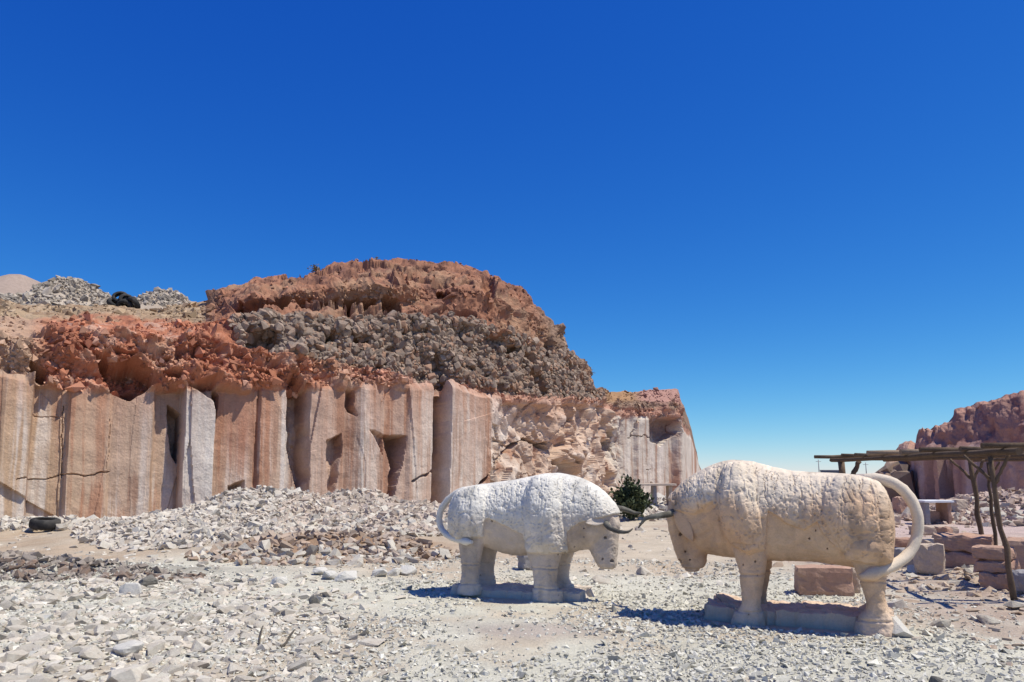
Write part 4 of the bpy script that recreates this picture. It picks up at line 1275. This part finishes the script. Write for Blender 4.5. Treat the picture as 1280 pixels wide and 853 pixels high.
# ------------------------------------------------------------------ pole shelter
shel = empty('pole_shelter', (7.4, 12.6, 0))
def world_to(root, pts):
    o = root.location
    return [(p[0] - o.x, p[1] - o.y, p[2] - o.z) for p in pts]
def pole(name, a, b, r0, r1=None, mat='wood', n=9, wob=.018, seed=0, parent=shel):
    rnd = random.Random(seed)
    a, b = Vector(a), Vector(b)
    r1 = r1 or r0
    pts = []; rad = []
    for i in range(n):
        t = i / (n - 1)
        w = wob if 0 < i < n - 1 else 0
        pts.append(a.lerp(b, t) + Vector((rnd.uniform(-w, w), rnd.uniform(-w, w), rnd.uniform(-w, w) * .6)))
        rad.append((r0 * (1 - t) + r1 * t) * rnd.uniform(.93, 1.1))
    me = tube_mesh(name, world_to(parent, pts), rad, 9, .07, seed)
    return link(name, me, M[mat], parent)
ZB = 1.835
def post(X, Y, lean, seed, r=.038):
    zg = float(gh(X, Y))
    p = pole('post', (X, Y, zg - .05), (X + lean, Y, ZB - .02), r, r * .8, seed=seed, wob=.022)
    c = Vector((X + lean * .78, Y, zg + (ZB - zg) * .80))
    pole('brace', c, (X + lean - .20, Y + .24, ZB + .0), r * .55, r * .45, seed=seed + 1, wob=.012)
    pole('brace', c, (X + lean + .17, Y - .12, ZB + .0), r * .6, r * .5, seed=seed + 2, wob=.012)
P1 = on_ground(1268, 752)
post(P1[0], P1[1], -.12, 1)
p2 = (float(at(1221, 600, 13.2)[0]), 13.2)
post(p2[0], p2[1], -.08, 5, r=.042)
p3 = (float(at(1056, 600, 15.6)[0]), 15.6)
zg = float(gh(*p3))
pole('post', (p3[0], p3[1], zg - .05), (p3[0] - .05, p3[1], ZB), .07, .06, seed=9)
pole('brace', (p3[0] + .05, p3[1], 1.4), (p3[0] + .28, p3[1] - .1, ZB), .05, .045, seed=10)
p4 = (9.6, 15.8); post(p4[0], p4[1], .0, 12)
p5 = (9.3, 10.2); post(p5[0], p5[1], .05, 15)
pole('beam', (P1[0] - .12, P1[1] - .6, ZB + .03), (p3[0] - .04, p3[1] + .5, ZB + .03), .042, .036, seed=20, n=14)
pole('beam', (p2[0] - .05, 9.3, ZB + .03), (p2[0] - .1, 16.2, ZB + .03), .036, .034, seed=21, n=14)
pole('beam', (9.4, 9.4, ZB + .03), (9.6, 16.3, ZB + .03), .036, .034, seed=22, n=14)
cy_ = [16.15, 15.3, 14.4, 13.5, 12.6, 11.7, 10.8, 9.9]
for k, yy in enumerate(cy_):
    lx = np.interp(yy, [P1[1], p3[1]], [P1[0] - .12, p3[0] - .04])
    x0 = lx - [.32, .10, .18, .30, .12, .22, .08, .28, .14, .25, .2][k]
    pale = k in (3, 4)  # two thicker crossbars in a paler wood colour
    pole('crossbar', (x0, yy, ZB + .098 + .012 * (k % 2)), (10.3 + .3 * math.sin(k * 3), yy + .12 * math.sin(k * 1.9), ZB + .12), (.034 if not pale else .045), .032, mat='wood_pale' if pale else 'wood', seed=30 + k, n=12, wob=.02)
tag(shel, 'open shelter of rough dark poles on forked posts at the right', 'shelter')

# ------------------------------------------------------------------ rubble
def scatter_pile(root, cx, cy, rx, ry, n_ind, n_stuff, size, sig, c1, c2, seed, zmin=.05, layers=.12, mat='stone'):
    r = np.random.default_rng(seed)
    n = (n_ind + n_stuff) * 3
    a = r.uniform(0, 6.283, n); q = np.sqrt(r.random(n))
    x = cx + rx * q * np.cos(a); y = cy + ry * q * np.sin(a)
    keep = pile_h(x, y) > zmin * (1 + r.uniform(-.7, 1.5, n)) if zmin > 0 else np.ones(n, bool)
    x, y = x[keep][:n_ind + n_stuff], y[keep][:n_ind + n_stuff]
    n = len(x)
    s = np.clip(r.lognormal(math.log(size), sig, n), size * .35, size * 2.3)
    z = gh(x, y) + r.uniform(-.3, .6, n) * s * .5 + r.uniform(0, layers, n) * 0
    # those seen from the camera side and large come first
    score = s / np.hypot(x, y) * (1 + .5 * (y < cy + .2 * ry))
    o = np.argsort(-score)
    x, y, z, s = x[o], y[o], z[o], s[o]
    S = np.stack([s * r.uniform(.8, 1.6, n), s * r.uniform(.6, 1.1, n), s * r.uniform(.3, .75, n)], 1)
    E = np.stack([r.normal(0, .5, n), r.normal(0, .5, n), r.uniform(0, 6.28, n)], 1)
    P = np.stack([x, y, z], 1)
    w = r.random(n)[:, None]
    Cc = (np.array(c1) * (1 - w) + np.array(c2) * w) * r.uniform(.75, 1.15, n)[:, None]
    off = np.array(root.location) if root is not None else np.zeros(3)
    for k in range(min(n_ind, n)):
        link('stone', rock_me('A', int(r.integers(0, len(ANG))), mat), None, root, P[k] - off, E[k], S[k])
    if n > n_ind:
        me = stuff_mesh('small_stones', P[n_ind:] - off, S[n_ind:], E[n_ind:], Cc[n_ind:], PILE)
        tag(link('small_stones', me, M['stones'], root), kind='stuff')

pw = (.60, .55, .475); pt = (.48, .40, .32); pp = (.53, .43, .35)
rp1 = empty('rubble_pile', (-7.0, 21.5, 0)); tag(rp1, 'tall pile of pale broken stone against the cliff, left of the middle', 'rubble pile', 'rubble piles below the cliff')
scatter_pile(rp1, -7.0, 21.2, 3.6, 5.4, 290, 17000, .055, .40, pw, pt, 1)
rp2 = empty('rubble_pile', (-3.4, 22.0, 0)); tag(rp2, 'pinkish grey pile of broken stone behind the tail of the white bull', 'rubble pile', 'rubble piles below the cliff')
scatter_pile(rp2, -3.1, 21.4, 3.0, 5.2, 260, 13500, .060, .42, pp, pt, 2)
rp3 = empty('rubble_strip', (-13, 21.8, 0)); tag(rp3, 'low strip of pale rubble along the foot of the cliff at the left', 'rubble pile', 'rubble piles below the cliff')
scatter_pile(rp3, -12.8, 21.6, 3.8, .8, 120, 2000, .065, .45, pw, pt, 3, zmin=0)
rp4 = empty('rubble_pile', (17.5, 27, 0)); tag(rp4, 'tan rubble slope in front of the shadowed cliff at the right', 'rubble pile', 'rubble piles below the cliff')
scatter_pile(rp4, 17.6, 27.0, 4.6, 5.0, 120, 4200, .075, .5, (.48, .37, .31), (.40, .29, .22), 4, zmin=0)
rp5 = empty('rubble_pile', (6.2, 31, 0)); tag(rp5, 'small pale rubble pile beside the green bush', 'rubble pile', 'rubble piles below the cliff')
scatter_pile(rp5, 5.9, 30.0, 2.6, 3.6, 60, 1900, .085, .45, pw, pt, 5, zmin=0)
rp6 = empty('rubble_pile', (-3.6, 15.3, 0)); tag(rp6, 'brown earth bank with scattered stones in front of the pinkish pile', 'rubble pile', 'rubble piles below the cliff')
scatter_pile(rp6, -3.6, 15.2, 2.6, 1.2, 90, 900, .06, .5, (.45, .37, .30), (.34, .24, .17), 6, zmin=0)
rp7 = empty('earth_ridge', (-9.5, 12.2, 0)); tag(rp7, 'low ridge of dark earth clods at the left edge', 'earth ridge')
scatter_pile(rp7, -9.3, 12.3, 4.6, .55, 110, 2200, .038, .5, (.26, .215, .18), (.42, .36, .30), 7, zmin=0, mat='cobble')

# loose stones over the open ground: the largest as single pieces of the ground, the rest as gravel
def field(n, r0, r1, a0, a1, size, sig, seed, dens, power=1.3):
    r = np.random.default_rng(seed)
    m = n * 6
    u = r.random(m)
    rr = (r0 ** (2 - power) + u * (r1 ** (2 - power) - r0 ** (2 - power))) ** (1 / (2 - power))
    a = r.uniform(math.radians(a0), math.radians(a1), m)
    x, y = rr * np.sin(a), rr * np.cos(a)
    k = r.random(m) < dens(x, y)
    x, y = x[k][:n], y[k][:n]
    s = np.clip(r.lognormal(math.log(size), sig, len(x)), size * .3, size * 4)
    return x, y, s

def on_statue(x, y):
    out = np.zeros(x.shape, bool)
    for fr, h0, h1, hy in ((FR, -.78, 1.2, .42), (FL, -.72, .92, .38)):
        u = (x - fr.c[0]) * fr.h[0] + (y - fr.c[1]) * fr.h[1]; v = (x - fr.c[0]) * fr.l[0] + (y - fr.c[1]) * fr.l[1]
        out |= (u > h0) & (u < h1) & (np.abs(v) < hy)
    return out

def dens_left(x, y):
    edge = -1.3 - .16 * (y - 6) + .7 * fbm(x * .8, y * .8, None, 3, 501)
    d = sstep(.9, -1.6, x - edge) * sstep(13.6, 12.0, y)
    return d * np.clip(.55 + .9 * fbm(x * .7, y * .7, None, 3, 502), .12, 1)
def dens_mid(x, y):
    bare = np.exp(-((x - .3) / 1.6) ** 2 - ((y - 7.6 - .12 * x) / .5) ** 2) + .8 * np.exp(-((x + 1.6) / 1.0) ** 2 - ((y - 9.4) / 1.3) ** 2)
    return np.clip(.62 + 1.3 * fbm(x * .6, y * .6, None, 3, 503) - .7 * bare, .06, 1) * ~on_statue(x, y) * (1 - .85 * sstep(3.9, 5.4, x + .6 * fbm(x, y, None, 2, 507)) * sstep(6.6, 8.0, y))
def dens_right(x, y):
    return sstep(3.8, 6.0, x + .5 * fbm(x, y, None, 3, 504)) * np.clip(.55 + fbm(x * .8, y * .8, None, 3, 505), .1, 1) * ~on_statue(x, y)
def dens_beyond(x, y):
    return sstep(10.5, 12.5, y) * (pile_h(x, y) < .1) * np.clip(.5 + fbm(x * .5, y * .5, None, 3, 506), .05, 1) * (np.abs(x) < 60)

fields = [field(9500, 5.0, 13.5, -52, 0, .026, .62, 11, dens_left),
          field(700, 5.0, 13.5, -52, -6, .054, .40, 18, dens_left),
          field(2200, 6.0, 16, 20, 52, .034, .6, 12, dens_right),
          field(2600, 11, 34, -45, 45, .035, .55, 13, dens_beyond, 1.0)]
X = np.concatenate([f[0] for f in fields]); Y = np.concatenate([f[1] for f in fields]); Sz = np.concatenate([f[2] for f in fields])
n = len(X)
rr = np.random.default_rng(77)
S = np.stack([Sz * rr.uniform(.8, 1.5, n), Sz * rr.uniform(.6, 1.1, n), Sz * rr.uniform(.32, .75, n)], 1)
E = np.stack([rr.normal(0, .22, n), rr.normal(0, .22, n), rr.uniform(0, 6.28, n)], 1)
P = np.stack([X, Y, gh(X, Y) + S[:, 2] * rr.uniform(-.35, .4, n)], 1)
vis = (np.abs(X) / Y < .66) & (Y > 5.4)
score = S[:, 0] / np.hypot(X, Y) * vis
o = np.argsort(-score)
P, S, E = P[o], S[o], E[o]
for k in range(290):
    link('stone', rock_me('F', k % len(FLD), 'stone'), None, ground, P[k], E[k], S[k])
w = rr.random(n)[:, None]
Cc = (np.array([.61, .565, .48]) * (1 - w) + np.array([.50, .43, .345]) * w) * rr.uniform(.7, 1.15, n)[:, None]
rt = (P[:, 0] > 4.2)[:, None]
Cc = np.where(rt, Cc * np.array([.9, .78, .70]), Cc)
me = stuff_mesh('loose_rubble', P[290:], S[290:], E[290:], Cc[290:], ANG)
tag(link('loose_rubble', me, M['stones'], ground), kind='stuff')

# fine gravel
x, y, s = field(46000, 4.9, 15, -42, 42, .0135, .45, 21, dens_mid, 1.45)
n = len(x)
S = np.stack([s * rr.uniform(.8, 1.5, n), s * rr.uniform(.7, 1.1, n), s * rr.uniform(.4, .8, n)], 1)
E = np.stack([rr.normal(0, .4, n), rr.normal(0, .4, n), rr.uniform(0, 6.28, n)], 1)
P = np.stack([x, y, gh(x, y) + S[:, 2] * .35], 1)
Cc = np.array([.61, .58, .495]) * rr.uniform(.6, 1.15, n)[:, None]
me = stuff_mesh('gravel', P, S, E, Cc, TINY)
tag(link('gravel', me, M['stones']), 'fine pale crushed stone gravel covering the open ground', 'gravel', kind='stuff')

# single stones one can point at
def fine_rock(i, mat):
    V, T = FLD[i % len(FLD)]
    bm = bmesh.new()
    vv = [bm.verts.new(p) for p in V]
    for t in T: bm.faces.new([vv[k] for k in t])
    bmesh.ops.subdivide_edges(bm, edges=bm.edges, cuts=4, use_grid_fill=True, smooth=.0)
    bmesh.ops.triangulate(bm, faces=bm.faces)
    co = np.array([v.co[:] for v in bm.verts])
    for _ in range(2):
        sm_ = co.copy()
        for v in bm.verts: v.index = v.index
        bm.verts.index_update()
        for v in bm.verts:
            nb = [e.other_vert(v).index for e in v.link_edges]
            sm_[v.index] = .5 * co[v.index] + .5 * co[nb].mean(0)
        co = sm_
    d = .10 * fbm(co[:, 0] * 3 + i, co[:, 1] * 3, co[:, 2] * 3, 4, i) + .04 * fbm(co[:, 0] * 12, co[:, 1] * 12, co[:, 2] * 12, 2, i)
    co = co * (1 + d)[:, None]
    for v, p in zip(bm.verts, co): v.co = p
    me = bpy.data.meshes.new('loose_rock'); bm.to_mesh(me); bm.free()
    me.materials.append(M[mat])
    return me
def lone(px, py, sx, sy, sz, rz, mat, label, i, group=None, sink=.5, name='loose_rock'):
    gx, gy = on_ground(px, py, .05)
    z = float(gh(gx, gy))
    o = link(name, fine_rock(i, mat), None, None, (gx, gy, z + sz * (1 - sink)), (.1, -.08, rz), (sx, sy, sz))
    tag(o, label, 'rock', group)
lone(393, 750, .075, .06, .085, .3, 'dark_stone', 'small dark pointed rock on the bare gravel left of the white bull', 2)
for k, (px, py, w, lab) in enumerate([(476, 716, .13, 'leftmost of the three bright white rocks left of the white bull'), (492, 714, .14, 'middle of the three bright white rocks left of the white bull'),
                                      (509, 713, .17, 'largest and rightmost of the three bright white rocks left of the white bull'),
                                      (400, 716, .13, 'white rock at the left of the row in front of the brown bank'), (414, 720, .15, 'white rock in the middle of the row in front of the brown bank'),
                                      (432, 723, .18, 'widest flat white rock in front of the brown bank'), (350, 727, .16, 'lone white rock at the foot of the tall rubble pile')]):
    lone(px, py, w, w * .8, w * .62, k * 1.3, 'white_stone', lab, (k * 3) % 14, 'white rocks at the edge of the gravel')
lone(163, 738, .15, .13, .11, .4, 'white_stone', 'pale squarish boulder in front of the dark earth ridge at left', 5)
lone(183, 728, .17, .14, .11, 1.2, 'dark_stone', 'dark grey stone right behind the pale squarish boulder', 7)
lone(160, 815, .15, .13, .075, 2.0, 'white_stone', 'broad white slab among the rubble at the lower left', 9)
lone(1170, 850, .06, .05, .05, .5, 'dark_stone', 'small dark stone at the bottom edge below the peach bull', 4)
lone(1175, 775, .13, .10, .06, .5, 'stone', 'flat stone in the dirt right of the rear foot of the peach bull', 3)
lone(1235, 770, .13, .09, .05, 1.5, 'stone', 'flat stone lying left of the nearest shelter post foot', 8)
lone(1143, 717, .11, .10, .09, .5, 'white_stone', 'rounded white stone in front of the pale upright block', 11)

# a dark twig, and a dark strip standing in for a curved rim shadow
def twig(pts, label, r=.011):
    P_ = []
    for px, py, dz in pts:
        gx, gy = on_ground(px, py)
        P_.append((gx, gy, float(gh(gx, gy)) + dz))
    o0 = Vector(P_[0])
    me = tube_mesh('twig_and_rim_shadow', smooth_path([tuple(Vector(p) - o0) for p in P_], 16), [r * (1 - .5 * i / 15) for i in range(16)], 7, .1, 3)
    tag(link('twig_and_rim_shadow', me, M['twig'], None, tuple(o0)), label, 'twig', 'twigs on the gravel')
twig([(325, 812, .0), (324, 806, .02), (327, 793, .03), (331, 780, .0)], 'straight dark twig on the pale gravel, left of the curved dark strip')
twig([(349, 811, .0), (357, 808, .02), (364, 799, .03), (369, 789, .0)], 'curved dark strip standing in for a rim shadow on the pale gravel, right of the twig', .014)

# ------------------------------------------------------------------ plants
def shrub(name, loc, w, h, n, leaf, mat, stem_mat, label, seed, spiky=0.0, nst=9, cat='bush'):
    r = random.Random(seed)
    root = empty(name, loc)
    V, Fc = [], []
    sv = []
    for k in range(nst):
        a = r.uniform(0, 6.28); lean = r.uniform(.15, 1.0)
        top = Vector((math.cos(a) * w * lean, math.sin(a) * w * lean * .8, h * r.uniform(.55, 1.0) * (1.15 - .45 * lean)))
        if k == 0: top = Vector((-.10 * w, 0, h * 1.12))
        mid = Vector((top.x * .35, top.y * .35, top.z * .55))
        path = smooth_path([(0, 0, -.05), mid, top], 8)
        sv.append(path)
        link('stem', tube_mesh('stem', path, [.02 * h * (1 - .8 * i / 7) for i in range(8)], 5, .05, k), M[stem_mat], root)
    for i in range(n):
        path = r.choice(sv); t = r.uniform(.22, 1.0) ** .8
        q = t * 7; b = min(int(q), 6)
        p = path[b].lerp(path[b + 1], q - b)
        p = p + Vector((r.gauss(0, .16 * w), r.gauss(0, .16 * w), r.gauss(0, .06 * h)))
        d = Vector((r.gauss(0, 1), r.gauss(0, 1), r.gauss(.7, .7))).normalized()
        s = d.cross(Vector((r.gauss(0, 1), r.gauss(0, 1), r.gauss(0, 1)))).normalized()
        L_ = leaf * r.uniform(.6, 1.4); W_ = L_ * .28
        b0 = len(V)
        V += [p, p + d * L_ * .5 + s * W_, p + d * L_, p + d * L_ * .5 - s * W_]
        Fc.append((b0, b0 + 1, b0 + 2, b0 + 3))
    me = bpy.data.meshes.new('foliage'); me.from_pydata([tuple(v) for v in V], [], Fc); me.update()
    link('foliage', me, M[mat], root)
    tag(root, label, cat)
    return root
bx_ = float(at(788, 600, 27.0)[0])
shrub('green_bush', (bx_, 27.0, float(gh(bx_, 27.0)) - .05), .72, 1.30, 3200, .15, 'leaf', 'twig', 'dark green bush behind the horns of the two bulls', 3, nst=16)
for k, (px_, lab) in enumerate([(736, 'dry tuft on the right shoulder of the rocky hill'), (700, 'dry tuft above the dark cave on the right slope of the hill'),
                                (395, 'dry tuft on the left skyline of the brown hill'), (470, 'dry tuft on the highest skyline of the brown hill')]):
    T_, o_ = (TAB, 5) if px_ < 1000 else (TAB2, 3)
    yy = float(np.interp(px_, T_['px'], T_['y'][o_])); dd = float(np.interp(px_, T_['px'], T_['D0']) + np.interp(px_, T_['px'], T_['s'][o_]))
    p = at(px_, yy + 1.5, dd)
    shrub('dry_tuft', tuple(p), .35, .45 if px_ != 736 else .75, 220, .13, 'dry_leaf', 'twig', lab, 20 + k, nst=8, cat='dry shrub')

# ------------------------------------------------------------------ far things on the horizon
def far_building(px, D, w, h, label):
    X = float(at(px, 592, D)[0])
    z = float(gh(X, D)) - .2
    root = empty('far_building', (X, D, z))
    link('wall', block_mesh(w, w * .5, h, 61, .02, 3), M['far_wall'], root, (0, 0, h / 2))
    link('roof', block_mesh(w * 1.04, w * .54, .25, 62, .01, 2), M['block_grey'], root, (0, 0, h + .12))
    for k in range(4):
        link('window', block_mesh(w * .12, .12, h * .35, 63, .004, 1), M['rubber'], root, (-w * .36 + k * w * .24, -w * .25 - .02, h * .55))
    tag(root, label, 'building')
far_building(1038, 260, 5.6, 3.2, 'tiny dark far building on the horizon above the back of the peach bull')
def far_pole(px, D, h, label):
    X = float(at(px, 592, D)[0]); z = float(gh(X, D))
    root = empty('utility_pole', (X, D, z))
    link('mast', tube_mesh('mast', [(0, 0, -.3), (0, 0, h)], [.16, .11], 7), M['block_grey'], root)
    link('crossarm', tube_mesh('crossarm', [(-.8, 0, h - .6), (.8, 0, h - .6)], [.07, .07], 6), M['block_grey'], root)
    tag(root, label, 'utility pole')
far_pole(1024, 240, 6.0, 'thin utility pole on the horizon left of the tiny far building')
far_pole(1083, 240, 5.2, 'thin utility pole on the horizon right of the far shelter post')
# boulder heap at the left end of the shadowed cliff
bo = empty('boulder_heap', (float(at(1112, 600, 47)[0]), 47, 0))
for k, (px_, py_, s) in enumerate([(1104, 604, .7), (1112, 598, .9), (1120, 592, .9), (1109, 606, .8), (1118, 604, 1.0), (1123, 598, .8), (1126, 608, 1.1)]):
    p = at(px_, py_, 46 - .2 * k) - np.array(bo.location)
    link('boulder', rock_me('A', k, 'cobble'), None, bo, p, (k, .4 * k, k * 2), (s, s * .8, s * .75))
p = at(1114, 612, 46.5) - np.array(bo.location)
link('boulder', rock_me('A', 9, 'cobble'), None, bo, (p[0], p[1], .3), (0, 0, .3), (1.5, 1.2, .8))
tag(bo, 'dark boulder heap at the left end of the shadowed cliff', 'boulder heap')
print('TRIS', sum(sum(len(p.vertices) - 2 for p in me.polygons) if len(me.polygons) < 5000 else len(me.loops) - 2 * len(me.polygons) for me in bpy.data.meshes))
